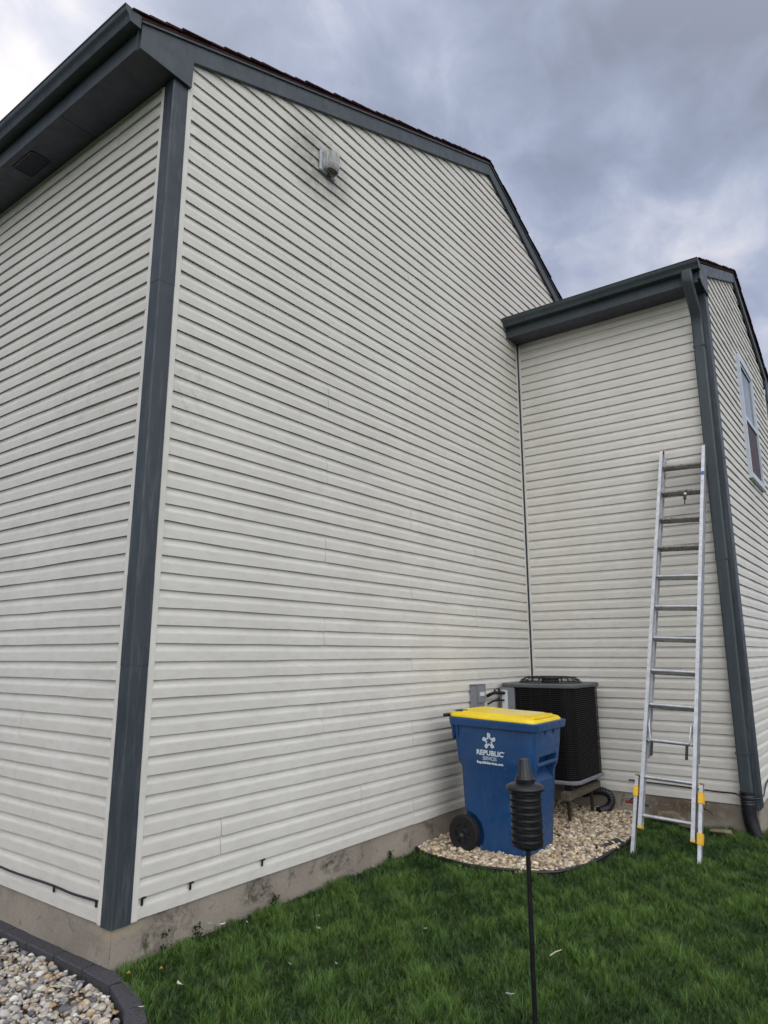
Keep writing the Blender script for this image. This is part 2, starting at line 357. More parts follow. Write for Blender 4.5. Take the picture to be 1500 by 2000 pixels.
# edging path of the left bed (outer top edge of the blocks)
LBpoly=[(x-.03,y) for x,y in EP]+[(-4.0,-1.1),(-4.0,2.6)]
o=MB().add([(x,y,-.246) for x,y in LBpoly],[tuple(range(len(LBpoly)))]).build('stone_bed',BED); tag(o,kind='structure')
def GRASSOK(x,y):
    return None

# ------------------------------------------------------------------ rocks
def ico(sub):
    bm=bmesh.new(); bmesh.ops.create_icosphere(bm,subdivisions=sub,radius=1); bm.verts.ensure_lookup_table()
    v=np.array([p.co[:] for p in bm.verts]); f=np.array([[q.index for q in a.verts] for a in bm.faces]); bm.free(); return v,f
def rocks(name,pts,rmin,rmax,pal,mat,jag,sub,smooth,flat=(.45,.75),power=1.6,seed=1):
    r=np.random.default_rng(seed); bv,bf=ico(sub); n=len(pts); nv=len(bv)
    # a few base shapes with lumps, then random rotations and scales
    S=[]
    for k in range(10):
        d=bv.copy()
        for _ in range(7):
            a=r.normal(size=3); a/=np.linalg.norm(a); h=r.uniform(.55,.92)
            t=d@a; d-= np.outer(np.clip(t-h,0,None),a)*(1-.12)
        d*= (1+jag*r.normal(size=(nv,1))); S.append(d)
    S=np.array(S); V=S[r.integers(0,10,n)]
    size=rmin+(rmax-rmin)*r.random(n)**power
    sc=np.stack([np.ones(n)*r.uniform(.95,1.35,n),r.uniform(.65,1.0,n),r.uniform(*flat,n)],-1)*size[:,None]
    V=V*sc[:,None,:]
    tilt=r.normal(0,.38,n); yaw=r.uniform(0,6.283,n); ax=r.uniform(0,6.283,n)
    ca,sa=np.cos(tilt),np.sin(tilt)
    Rx=np.zeros((n,3,3)); Rx[:,0,0]=1; Rx[:,1,1]=ca; Rx[:,1,2]=-sa; Rx[:,2,1]=sa; Rx[:,2,2]=ca
    def rz(a):
        m=np.zeros((n,3,3)); m[:,0,0]=np.cos(a); m[:,0,1]=-np.sin(a); m[:,1,0]=np.sin(a); m[:,1,1]=np.cos(a); m[:,2,2]=1; return m
    Rm=rz(ax)@Rx@rz(yaw); V=np.einsum('nij,nkj->nki',Rm,V)+pts[:,None,:]
    F=(bf[None]+(np.arange(n)*nv)[:,None,None]).reshape(-1,3)
    pal=np.array(pal); c=pal[r.integers(0,len(pal),n)]*r.uniform(.75,1.2,(n,1)); c=np.repeat(c,nv,0)
    o=npmesh(name,V.reshape(-1,3),F,mat,c,smooth); tag(o,kind='stuff'); return o
def scatter(poly,box,n,seed):
    r=np.random.default_rng(seed); x=r.uniform(box[0],box[1],n); y=r.uniform(box[2],box[3],n); k=inpoly(x,y,poly); return x[k],y[k],r
x,y,r=scatter(RBpoly,(2.55,5.06,-1.35,0),10500,3)
z=-.195+r.random(len(x))**1.5*.022+.02*np.exp(-((x-3.9)**2+(y+.6)**2)/.5)
k=np.ones(len(x),bool)
o=rocks('gravel',np.stack([x,y,z],-1),.011,.034,[(.54,.45,.31),(.61,.53,.39),(.46,.35,.23),(.64,.57,.45),(.34,.25,.17),(.52,.38,.26),(.42,.36,.28),(.68,.62,.50),(.22,.16,.12),(.58,.47,.30)],CRUSH,.07,1,False,(.35,.75),1.5,11)
tag(o,'pale tan crushed stone filling the bed round the air conditioner','gravel')
x,y,r=scatter([(a-.012,b) for a,b in EP]+[(-1.9,-1.1),(-1.9,2.6)],(-1.9,-.05,-1.1,2.6),17000,5)
z=-.243+r.random(len(x))**1.3*.026
o=rocks('river_rocks',np.stack([x,y,z],-1),.008,.026,[(.44,.40,.34),(.48,.45,.40),(.30,.29,.28),(.50,.43,.33),(.44,.36,.26),(.58,.56,.51),(.20,.20,.21),(.44,.30,.17),(.36,.31,.26),(.54,.50,.43),(.13,.13,.14),(.40,.39,.37),(.62,.60,.55)],ROCK,.035,2,True,(.45,.85),1.7,12)
tag(o,'rounded river rocks in mixed tan, grey and white beside the dark edging','rocks')

# ------------------------------------------------------------------ left edging blocks
pts=[Vector((x,y,0)) for x,y in EP[1:]]
seqb=[(Vector((-.080,2.60-.277*i,0)),Vector((-.080,2.60-.277*(i+1),0))) for i in range(5,6)]
blk=[(a,b) for a,b in seqb]+[(pts[i],pts[i+1]) for i in range(len(pts)-1)]
names=['charcoal edging block farthest from the camera along the left wall']+['']*40
for i,(a,b) in enumerate(blk):
    t=(b-a).normalized(); nn=Vector((-t.y,t.x,0)); L=(b-a).length
    if nn.x<0 and i<3: nn=-nn
    wd=.085
    mb=MB(); j=.004; off=random.uniform(-.004,.004); h=random.uniform(-.003,.003)
    A=a+t*.004; B=b-t*.004
    # interlocking block: slightly curved far ends, roughened top
    nseg=6; rings=[]
    for q in range(nseg+1):
        f=q/nseg; c=A.lerp(B,f); bul=.012*math.sin(math.pi*f)
        o0=c-nn*(0+off); o1=c+nn*(wd+bul)
        r_=.006
        rings.append([Vector((o0.x,o0.y,-.36)),Vector((o0.x,o0.y,-.196+h)),Vector((o0.x,o0.y,0))+nn*r_+Vector((0,0,-.19+h)),Vector((o1.x,o1.y,0))-nn*r_+Vector((0,0,-.19+h)),Vector((o1.x,o1.y,-.196+h)),Vector((o1.x,o1.y,-.36))])
    mb.loft(rings)
    ob=mb.build('edging_block',EDGEBLK,None,35,loc=tuple((a+b)/2+Vector((0,0,-.28))))
    vis={0:'dark grey edging block beyond the left edge of the photo along the wall',1:'dark grey edging block nearest the left edge of the photo by the foundation',2:'dark grey edging block second along the foundation from the left edge',3:'dark grey edging block under the left wall beside the pale twig',4:'dark grey edging block ending right at the house corner',5:'dark grey edging block just past the house corner where the row turns',6:'dark grey edging block at the bottom of the photo touching the lawn'}
    lab=vis.get(i)
    if lab is None: lab=['dark grey edging block just below the bottom edge of the photo','dark grey edging block outside the photo where the curve flattens','dark grey edging block outside the photo, last of the curved row','dark grey edging block outside the photo at the very end of the row'][min(i-7,3)]
    tag(ob,lab,'edging block','edging blocks round the left stone bed')

# ------------------------------------------------------------------ plastic edging of the gravel bed
mb=MB(); P=[Vector((x-.012*(x<3.0),y-.012*(x>2.8),-.186+.004*math.sin(i*.7))) for i,(x,y) in enumerate(RBs)]
mb.tube(P,.011,8)
for a,b in zip(P[:-1],P[1:]):
    mb.prism([a+Vector((0,0,0)),b,b-Vector((0,0,.09)),a-Vector((0,0,.09))],Vector((-(b-a).y,(b-a).x,0)).normalized()*.004)
o=mb.build('bed_edging',BLACKP,None,40,loc=(3.2,-1.3,-.19)); tag(o,'black plastic landscape edging curving round the pale gravel bed','edging')
# loose weed fabric lifted beside the edging
bm=MB(); gr=[]; nx,nyy=14,7
for i in range(nx+1):
    row=[]
    for j in range(nyy+1):
        u=i/nx; v=j/nyy; px=3.42+.62*u; py=-1.335+.13*v+.02*math.sin(u*7)
        pz=-.188+.035*math.sin(math.pi*v)*math.sin(math.pi*u)**.6+.007*math.sin(u*19+v*5)+.005*math.sin(v*13-u*9)
        row.append(Vector((px,py,pz)))
    gr.append(row)
bm.loft(gr,cap=False,close=False)
o=bm.build('weed_fabric',BLACKP,None,60,loc=(3.7,-1.3,-.2)); tag(o,'crumpled black landscape fabric poking out at the gravel edge','landscape fabric')

# ------------------------------------------------------------------ house
house=empty('house',(0,0,-.2)); tag(house,'two-storey house with cream vinyl siding, slate trim and a projecting gabled wing','house')
def hb(mb,name,mat,smooth=None,parent=None,loc=None):
    o=mb.build(name,mat,None,smooth)
    p=parent or house; o.parent=p; o.matrix_parent_inverse=Matrix.Translation(p.matrix_world.translation if p.parent else p.location).inverted() if p is house else Matrix.Identity(4)
    return o
PROF=[(.0045,.0012),(.0045,.0120),(.0,.0125),(.0,.0165),(.052,.0155),(.060,.0140),(.071,.0095),(.084,.0050),(.1014,.0032),(.1060,.0010)]
def siding(name,org,ud,nd,ulim,n0,n1,seams,label,seed,topz,wave=1.0):
    """org on the wall plane; u runs along ud, outward normal nd; ulim(z)->(u0,u1); seams(pair)->list of u"""
    r=np.random.default_rng(seed); org=Vector(org); ud=Vector(ud); nd=Vector(nd); V=[];F=[]
    for k in range(n0,n1):
        pr=k//2; sm=sorted(seams(pr)); z0=k*C
        umin=min(ulim(z0)[0],ulim(z0+C)[0]); umax=max(ulim(z0)[1],ulim(z0+C)[1])
        if umax-umin<.01: continue
        grid=set(np.round(np.arange(umin,umax,.28)+r.uniform(-.05,.05),4)); grid|={umin,umax}
        ent=[(g,0) for g in grid if umin<=g<=umax and all(abs(g-s)>.02 for s in sm)]
        for s in sm:
            if umin<s<umax: ent+=[(s-.0004,0),(s,1),(s+.0042,1),(s+.0046,2)]
        ent.sort(); gi=[]; panel=0; offs=[]; base=r.uniform(-.0006,.0012)
        for g_,t in ent:
            if t==1: offs.append(-.0075)
            elif t==2: base=r.uniform(-.0006,.0006); offs.append(base)
            else: offs.append(base+.0008)
            gi.append(g_)
        jit=r.normal(0,.0016*wave,len(gi)); jz=r.normal(0,.0013*wave,len(gi))
        rows=[]
        for (dz,d) in PROF:
            z=z0+dz; 
            if z>topz: z=topz
            u0,u1=ulim(z); row=[]
            for i,u in enumerate(gi):
                uu=min(max(u,u0),u1); dd=d+ (offs[i]+jit[i] if d>.004 else 0)*(1 if d>.01 else .4)
                zz=z+(jz[i] if dz<.009 else 0)
                p=org+ud*uu+nd*dd; p.z=zz; row.append(len(V)); V.append(tuple(p))
            rows.append(row)
        for a,b in zip(rows[:-1],rows[1:]):
            for i in range(len(gi)-1):
                q=(a[i],a[i+1],b[i+1],b[i])
                if (Vector(V[q[0]])-Vector(V[q[1]])).length<1e-5 and (Vector(V[q[2]])-Vector(V[q[3]])).length<1e-5: continue
                F.append(q)
    me=bpy.data.meshes.new(name); me.from_pydata(V,[],F); me.validate(); me.materials.append(SIDING)
    bm=bmesh.new(); bm.from_mesh(me); bmesh.ops.dissolve_degenerate(bm,dist=1e-5,edges=bm.edges[:]); bmesh.ops.recalc_face_normals(bm,faces=bm.faces[:]); bm.to_mesh(me); bm.free()
    o=bpy.data.objects.new(name,me); COL.objects.link(o); o.parent=house; o.matrix_parent_inverse=Matrix.Translation(house.location).inverted(); o['label']=label
    return o
def glim(z):
    if z<SOF: return (.128,D-.03)
    a=max(.11,(z-5.33)/SL+.107)
    return (a,min(8.7,(ZR+.03-z)/SR+XR)) if z<ZR+.02 else (XR,XR)
def gseam(p):
    s=[{1:1.56,0:2.69,2:3.83}[p%3]]
    if p==1: s=[.672,2.0]
    if p%3==1: s.append(1.56+3.62)
    if p%3==2: s.append(.21+5.2)
    if p>24 and p%3==0: s.append(2.69+2.2)
    return s
siding('wall',(0,0,0),(1,0,0),(0,-1,0),glim,0,71,gseam,'tall cream gable wall',21,7.09)
def lseam(p):
    return [[.35+.0],[1.9],[3.0]][p%3] if p in(4,24,25) else [[2.1],[3.3],[4.5]][p%3]
def lseam2(p):
    if p in (3,4): return [1.12]
    if p==24: return [.60]
    return [[2.3],[3.4],[4.6]][p%3]
siding('wall',(0,0,0),(0,1,0),(-1,0,0),lambda z:(.098,9.0),0,51,lseam2,'cream side wall left of the corner',22,SOF)
siding('wall',(D,0,0),(0,-1,0),(-1,0,0),lambda z:(.043,2.045),0,51,lambda p:[],'cream wing wall facing the gravel bed',23,SOF,.7)
def wlim(z):
    if z<wrL(D+.17): return (.155,XE-D-.11)
    return (max(.12,(z-wrL(D))/WL),min(XE-D,PX-D+(PZ-z)/WR))
siding('wall',(D,-W,0),(1,0,0),(0,-1,0),wlim,0,61,lambda p:[[.62],[1.9],[2.7]][p%3] if p!=5 else [.55],'cream gabled wall of the wing with the window',24,PZ-.005)
# sheathing behind siding (closed body)
mb=MB()
mb.prism([(.004,.003,0),(D,.003,0),(8.7,.003,0),(8.7,.003,5.12),(XR,.003,ZR-.01),(.004,.003,5.24)],(0,9,0))
mb.prism([(D+.003,-W+.003,0),(XE-.003,-W+.003,0),(XE-.003,-W+.003,5.2),(PX,-W+.003,PZ-.03),(D+.003,-W+.003,5.2)],(0,W-.004,0))
hb(mb,'wall_sheathing',JTRIM)
# J trims (cream)
def jt(a,b): 
    mb=MB(); mb.bevbox(a,b,.003); hb(mb,'channel_trim',JTRIM)
jt((.091,-.0195,-.006),(.134,-.001,5.24)); jt((-.0205,.071,-.006),(-.001,.110,5.075))
jt((D-.062,-.0215,.0),(D-.0415,-.001,5.075)); jt((D-.0215,-.054,.0),(D-.001,-.0305,5.075))
jt((D-.0215,-2.066,-.004),(D-.001,-2.043,5.075)); jt((D+.138,-W-.0235,-.004),(D+.162,-W-.001,5.30)); jt((XE-.12,-W-.0235,-.004),(XE-.098,-W-.001,5.20))
# corner posts
mb=MB()
def lpost(z0,z1,e,wx,wy):
    rr=.011; P=[(wx,-e)]+[(-e+rr-rr*math.sin(a),-e+rr-rr*math.cos(a)) for a in [math.pi/2*k/5 for k in range(6)]]+[(-e,wy),(.003,wy),(.003,.003),(wx,.003)]
    return [[Vector((x,y,z)) for x,y in P] for z in (z0,z0+.0015,z1-.0015,z1)]
for z0,z1,e,wx,wy in ((-.008,.545,.0235,.090,.070),(.545,1.30,.0222,.0892,.0692),(1.30,1.80,.0238,.090,.070),(1.80,3.62,.0226,.0888,.0696),(3.62,SOF-.003,.0238,.090,.070)):
    mb.loft(lpost(z0,z1,e,wx,wy))
o=hb(mb,'corner_post',POST,40)
mb=MB()
mb.bevbox((D-.032,-W-.032,-.03),(D+.001,-2.067,SOF-.003),.006); mb.bevbox((D+.0012,-W-.031,-.03),(D+.137,-W+.02,5.28),.006)
hb(mb,'corner_post',POST,40)
mb=MB(); mb.bevbox((XE-.097,-W-.031,-.03),(XE+.03,-W+.09,5.2),.006); hb(mb,'corner_post',POST,40)
mb2=MB(); mb2.bevbox((D-.041,-.031,0.0),(D-.002,-.002,SOF-.003),.003)
o=hb(mb2,'inside_corner_strip',BOXD)
# foundations
mb=MB()
def found(a,b,nrm,seed):
    a=Vector(a);b=Vector(b); n=Vector(nrm); L=(b-a).length; nn=max(2,int(L/.06)); r=random.Random(seed); rows=[]
    for i in range(nn+1):
        p=a.lerp(b,i/nn); row=[]
        for z in (-.45,-.30,-.24,-.19,-.14,-.10,-.06,-.02,.012):
            row.append(p+n*(r.uniform(-.003,.003) if z<0 else 0)+Vector((0,0,z)))
        rows.append(row)
    mb.loft(rows,cap=False,close=False)
found((-.006,-.006,0),(D+.02,-.006,0),(0,-1,0),1); found((-.006,-.006,0),(-.006,9,0),(-1,0,0),2)
found((D-.006,0,0),(D-.006,-W-.006,0),(-1,0,0),3); found((D-.006,-W-.006,0),(XE+.006,-W-.006,0),(0,-1,0),4)
hb(mb,'foundation',CONC,60)
# main rake boards + return
y0,y1=-.047,-.022
mb=MB()
mb.prism([(-.292,y0,rakeL(-.292)+.148),(-.292,y0,SOF-.006),(.100,y0,SOF-.006),(.107,y0,5.295),(XR,y0,ZR+.012),(XR,y0,ZR+.165)],(0,y1-y0,0))
mb.prism([(XR+.002,y0-.0015,ZR+.166),(XR+.002,y0-.0015,ZR+.010),(8.95,y0-.0015,rakeR(8.95)),(8.95,y0-.0015,rakeR(8.95)+.15)],(0,y1-y0,0))
hb(mb,'rake_board',TRIM)
mb=MB()   # dark crown bead under the shingles
mb.prism([(-.30,y0-.013,rakeL(-.30)+.140),(XR,y0-.013,ZR+.160),(XR,y0-.013,ZR+.174),(-.30,y0-.013,rakeL(-.30)+.154)],(0,.012,0))
mb.prism([(XR,y0-.013,ZR+.160),(8.95,y0-.013,rakeR(8.95)+.140),(8.95,y0-.013,rakeR(8.95)+.154),(XR,y0-.013,ZR+.174)],(0,.012,0))
hb(mb,'drip_edge',GUT)
# wing rake boards
y0w=-W-.050; y1w=-W-.026
mb=MB()
XW0=D-.292
mb.prism([(XW0,y0w,wrL(XW0)+.125),(XW0,y0w,SOF+.03),(D-.22,y0w,SOF-.006),(D+.085,y0w,SOF-.008),(D+.115,y0w,wrL(D+.115)),(PX,y0w,PZ),(PX,y0w,PZ+.125)],(0,y1w-y0w,0))
mb.prism([(PX+.002,y0w-.0015,PZ+.126),(PX+.002,y0w-.0015,PZ-.002),(XE-.06,y0w-.0015,wrR(XE-.06)),(XE-.04,y0w-.0015,SOF+.0),(XE+.29,y0w-.0015,SOF+.0),(XE+.29,y0w-.0015,wrR(XE+.29)+.125)],(0,y1w-y0w,0))
hb(mb,'rake_board',TRIM)
# soffits and fascias
mb=MB()
mb.box((-.29,-.020,SOF),(-.001,9,SOF+.012)); 
for y in (.9,2.35,3.8,5.2): mb.box((-.285,y,SOF-.003),(-.002,y+.006,SOF))
hb(mb,'soffit',SOFF)
mb=MB(); mb.box((D-.29,-W-.024,SOF),(D-.001,-.003,SOF+.012)); mb.box((D-.2898,-1.15,SOF-.003),(D-.002,-1.144,SOF)); hb(mb,'soffit',SOFF)
mb=MB(); mb.box((-.305,-.020,SOF-.012),(-.290,9,5.262)); hb(mb,'fascia',TRIM)
mb=MB(); mb.box((D-.305,-W-.024,SOF-.012),(D-.290,-.003,5.262)); hb(mb,'fascia',TRIM)
mb=MB(); mb.box((XE+.27,-W-.024,SOF-.01),(XE+.288,-.003,5.3)); mb.box((XE,-W-.024,SOF),(XE+.269,-.003,SOF+.012)); hb(mb,'fascia',TRIM)
# soffit vent
mb=MB(); VY=1.42
for i in range(11):
    mb.box((-.235,VY+.02+i*.024,SOF-.006),(-.095,VY+.026+i*.024,SOF-.0005))
mb.box((-.245,VY,SOF-.008),(-.235,VY+.28,SOF-.0005)); mb.box((-.095,VY,SOF-.008),(-.085,VY+.28,SOF-.0005)); mb.box((-.235,VY-.01,SOF-.008),(-.095,VY,SOF-.0005)); mb.box((-.235,VY+.28,SOF-.008),(-.095,VY+.29,SOF-.0005))
hb(mb,'soffit_vent',SOFF)
# K-style gutters
def gutter(xb,ya,yb,zt):
    pr=[(0,0),(0,-.085),(.002,-.092),(.075,-.092),(.083,-.070),(.092,-.050),(.104,-.040),(.110,-.030),(.112,-.006),(.118,0),(.118,.006),(.108,.006),(.106,-.004),(.104,-.03),(.086,-.044),(.072,-.084),(.006,-.084),(.004,0)]
    mb=MB(); n=int(abs(yb-ya)/.6)+1; r=random.Random(3); rings=[]
    for i in range(n+1):
        y=ya+(yb-ya)*i/n; dz=r.uniform(-.0025,.0025)
        rings.append([Vector((xb-a,y,zt+b+dz)) for a,b in pr])
    mb.loft(rings)
    for y,s in ((ya,-1),(yb,1)):
        mb.prism([(xb-a,y,zt+b) for a,b in pr[:11]],(0,.003*s*(1 if yb>ya else -1),0))
    return mb
mb=gutter(-.306,-.055,9,5.300); hb(mb,'gutter',GUT,30)
mb=gutter(D-.306,-W-.062,-.024,5.284)
o=hb(mb,'gutter',GUT,30)
# roofs
def roof(xe,ze,xr,zr,ya,yb,seed,thick=.02):
    """slope from eave (xe,ze) to ridge (xr,zr); ya = visible gable edge"""
    r=random.Random(seed); mb=MB(); d=Vector((xr-xe,0,zr-ze)); L=d.length; d.normalize(); n=Vector((-d.z,0,d.x)); n=n if n.z>0 else -n
    o_=Vector((xe,0,ze)); 
    mb.prism([o_+Vector((0,ya+.02,0)),o_+d*L+Vector((0,ya+.02,0)),o_+d*L+n*thick+Vector((0,ya+.02,0)),o_+n*thick+Vector((0,ya+.02,0))],(0,yb-ya-.02,0))
    s=-.015; k=0; st=.128
    while s<L:
        e=min(s+st*2.0,L+.012); j=r.uniform(-.006,.007); t=r.uniform(.006,.011)
        a=o_+d*s+n*(thick+.012); b=o_+d*e+n*(thick+.001)
        mb.prism([a+Vector((0,ya+j,0)),b+Vector((0,ya+j,0)),b+n*.004+Vector((0,ya+j,0)),a+n*t+Vector((0,ya+j,0))],(0,yb-ya-j,0))
        s+=st; k+=1
    return mb
mb=roof(-.345,rakeL(-.345)+.165,XR,ZR+.175,-.073,9,5); hb(mb,'roof',SHING)
mb=roof(9.15,rakeR(9.15)+.16,XR,ZR+.175,-.073,9,6); hb(mb,'roof',SHING)
mb=roof(D-.345,wrL(D-.345)+.135,PX,PZ+.135,-W-.078,3.5,7); hb(mb,'roof',SHING)
mb=roof(XE+.34,wrR(XE+.34)+.135,PX,PZ+.135,-W-.078,3.5,8); hb(mb,'roof',SHING)
# downspout
mb=MB()
def rectpath(pts,hx,hy,mb):
    rings=[]
    for p in pts:
        p=Vector(p); c=.012
        rings.append([p+Vector((a,b,0)) for a,b in ((-hx+c,-hy),(hx-c,-hy),(hx,-hy+c),(hx,hy-c),(hx-c,hy),(-hx+c,hy),(-hx,hy-c),(-hx,-hy+c))])
    mb.loft(rings)
YD=-2.098
rectpath([(D-.365,YD-.005,5.20),(D-.365,YD-.005,5.10),(D-.350,YD-.005,5.05),(D-.115,YD-.003,4.82),(D-.078,YD,4.76),(D-.073,YD,4.66),(D-.0725,YD,4.40)],.034,.051,mb)
rectpath([(D-.0725,YD,4.42),(D-.072,YD+.001,3.2),(D-.071,YD,2.26)],.0365,.0535,mb)
rectpath([(D-.0722,YD,2.265),(D-.072,YD,1.1),(D-.071,YD-.003,.10)],.0345,.0512,mb)
for z in (4.47,2.24,.45): mb.box((D-.110,YD-.056,z),(D-.033,YD+.056,z+.018))
hb(mb,'downspout',GUT,30)
# window on the wing gable
mb=MB(); wx0,wx1,wz0,wz1=6.67,7.62,3.42,4.985; yw=-W-.018
def frame(mb,x0,x1,z0,z1,t,ya,yb):
    mb.box((x0,ya,z0),(x0+t,yb,z1)); mb.box((x1-t,ya,z0),(x1,yb,z1)); mb.box((x0+t,ya,z0),(x1-t,yb,z0+t)); mb.box((x0+t,ya,z1-t),(x1-t,yb,z1))
win=empty('window',(wx0,yw,wz0)); win.parent=house; win.matrix_parent_inverse=Matrix.Translation(house.location).inverted()
bpy.context.view_layer.update()
def wb(mb,name,mat):
    o=mb.build(name,mat); o.parent=win; o.matrix_parent_inverse=Matrix.Translation(Vector((wx0,yw,wz0))).inverted(); return o
frame(mb,wx0,wx1,wz0,wz1,.0625,yw-.035,yw+.012); mb.box((wx0-.01,yw-.045,wz0-.022),(wx1+.01,yw+.01,wz0-.001)); wb(mb,'frame',WHITE)
zm=4.195
mb=MB(); frame(mb,wx0+.063,wx1-.063,zm-.002,wz1-.063,.035,yw-.022,yw+.005); mb.box((wx0+.063,yw-.027,zm-.035),(wx1-.063,yw+.004,zm-.0025)); wb(mb,'sash',WHITE)
mb=MB(); mb.box((wx0+.098,yw-.010,zm+.033),(wx1-.098,yw-.006,wz1-.098)); wb(mb,'pane',GLASS)
mb=MB(); mb.box((wx0+.063,yw-.012,wz0+.063),(wx1-.063,yw-.008,zm-.036)); wb(mb,'insect_screen',SCREEN)

# ------------------------------------------------------------------ wall light
WLp=Vector((1.50,-.018,5.385))
wl=empty('wall_light',WLp); wl.scale=(.86,.9,.86); tag(wl,'dirty ribbed outdoor wall light high on the cream gable wall','wall light')
mb=MB(); mb.bevbox((-.125,-.022,-.115),(.105,.0,.105),.008); mb.build('mounting_plate',WHITE,wl,30)
mb=MB(); rings=[]; n=40
for z,s,dy in ((.092,.90,.0),(.085,.97,0),(.03,1.0,0),(-.045,.98,0),(-.075,.90,0),(-.095,.80,0)):
    ring=[]
    for i in range(n+1):
        a=math.pi*i/n; rr=1+ .022*math.cos(i*math.pi); 
        ring.append(Vector((-.01+.098*s*rr*math.cos(a),-.024-.105*s*rr*math.sin(a)**.8,z)))
    rings.append(ring)
mb.loft(rings); mb.build('lens',LENS,wl)
mb=MB()
for i in range(6): mb.box((-.06+i*.020,-.098,-.099),(-.049+i*.020,-.045,-.0955))
mb.build('bottom_louvre',BLACKP,wl)
mb=MB(); mb.tube([(-.01,-.02,-.10),(-.01,-.02,-.118),(.02,-.03,-.13)],.012,10); mb.build('sensor',BLACKP,wl,40)

# ------------------------------------------------------------------ disconnect box
db=empty('electrical_box',(3.72,-.018,.80)); tag(db,'small grey electrical disconnect box on the gable wall behind the yellow lid','electrical box')
mb=MB(); mb.bevbox((-.07,-.085,0),(.07,0,.262),.006); mb.build('enclosure',BOXG,db,30)
mb=MB(); mb.bevbox((-.076,-.097,.10),(.076,-.0855,.272),.004); mb.bevbox((-.076,-.097,.262),(.076,-.001,.272),.003); mb.build('cover',BOXG,db,30)
mb=MB(); mb.box((-.045,-.1005,.165),(.045,-.0972,.20)); mb.build('notice',STK,db)
mb=MB(); mb.tube([(0,-.04,0),(0,-.04,-.25),(.05,-.05,-.45),(.30,-.12,-.60)],.014,10); mb.build('conduit',BOXG,db,40)
# refrigerant lines
rl=empty('refrigerant_line',(3.98,-.05,.85)); tag(rl,'black refrigerant pipes with valves beside the air conditioner cabinet','pipe')
mb=MB(); mb.tube([(0,.02,.10),(-.02,-.03,.12),(.03,-.04,.13),(.10,-.05,.125),(.24,-.06,.12)],.016,10); mb.tube([(0,.02,.02),(.02,-.03,.05),(.10,-.04,.055),(.24,-.06,.05)],.009,8); mb.build('pipe',RUBBER,rl,50)
for p in ((.03,-.045,.135),(.11,-.05,.14)):
    mb=MB(); mb.tube([p,(p[0],p[1],p[2]+.026)],.011,8); mb.tube([(p[0]-.014,p[1],p[2]-.012),(p[0]+.018,p[1],p[2]-.012)],.010,8)
    mb.build('valve',BLACKP,rl,50)

# ------------------------------------------------------------------ air conditioner
X0,X1,Y0,Y1=4.195,4.955,-.815,-.062; ZB,ZT=.160,1.035
ac=empty('air_conditioner',((X0+X1)/2,(Y0+Y1)/2,ZB)); tag(ac,'black louvred air conditioner condenser on timbers in the corner','air conditioner')
acx,acy=(X0+X1)/2,(Y0+Y1)/2; hx,hy=(X1-X0)/2,(Y1-Y0)/2
def rrect(hx,hy,r,z,n=7,cx=0,cy=0):
    P=[]
    for sx,sy,a0 in ((1,1,0),(-1,1,90),(-1,-1,180),(1,-1,270)):
        for i in range(n+1):
            a=R_(a0+90*i/n); P.append(Vector((cx+sx*(hx-r)+r*math.cos(a),cy+sy*(hy-r)+r*math.sin(a),z)))
    return P
H=ZT-ZB
mb=MB(); mb.loft([rrect(hx-.018,hy-.018,.10,z) for z in (.03,H-.002)]); mb.build('coil',COILD,ac,40)
mb=MB()
for i in range(46):       # horizontal guard wires
    z=.035+i*(H-.045)/45; a=rrect(hx-.002,hy-.002,.112,z-.0025,6); b=rrect(hx-.002,hy-.002,.112,z+.0025,6); c=rrect(hx-.007,hy-.007,.107,z+.0025,6); d=rrect(hx-.007,hy-.007,.107,z-.0025,6)
    mb.loft([a,b,c,d,a],cap=False)
P=rrect(hx-.001,hy-.001,.112,0,7)
per=[]
for i in range(len(P)):
    a=P[i];b=P[(i+1)%len(P)]; L=(b-a).length; k=max(1,int(L/.10))
    for j in range(k): per.append(a.lerp(b,j/k))
for p in per: mb.box((p.x-.0014,p.y-.0014,.03),(p.x+.0014,p.y+.0014,H-.005))
mb.build('guard_grille',COIL,ac)
mb=MB(); mb.loft([rrect(hx+.012,hy+.012,.10,H-.004),rrect(hx+.014,hy+.014,.10,H+.002),rrect(hx+.014,hy+.014,.10,H+.024),rrect(hx+.006,hy+.006,.095,H+.032)]); mb.build('top_cover',ACT,ac,40)
mb=MB(); mb.loft([rrect(hx+.020,hy+.014,.11,0),rrect(hx+.022,hy+.016,.11,.004),rrect(hx+.022,hy+.016,.11,.024),rrect(hx+.002,hy+.002,.11,.029)]); mb.build('base_pan',ACB,ac,40)
mb=MB(); # service panel at the back-left corner
mb.bevbox((-hx-.010,hy-.155,.03),(-hx+.05,hy+.004,H-.005),.006); mb.bevbox((-hx-.004,hy-.13,.03),(-hx+.16,hy+.006,H-.006),.004); pn=mb.build('service_panel',ACG,ac,30)
mb=MB(); mb.box((-hx-.0125,hy-.085,H-.25),(-hx-.0105,hy-.022,H-.035)); mb.build('sticker',STK,pn)
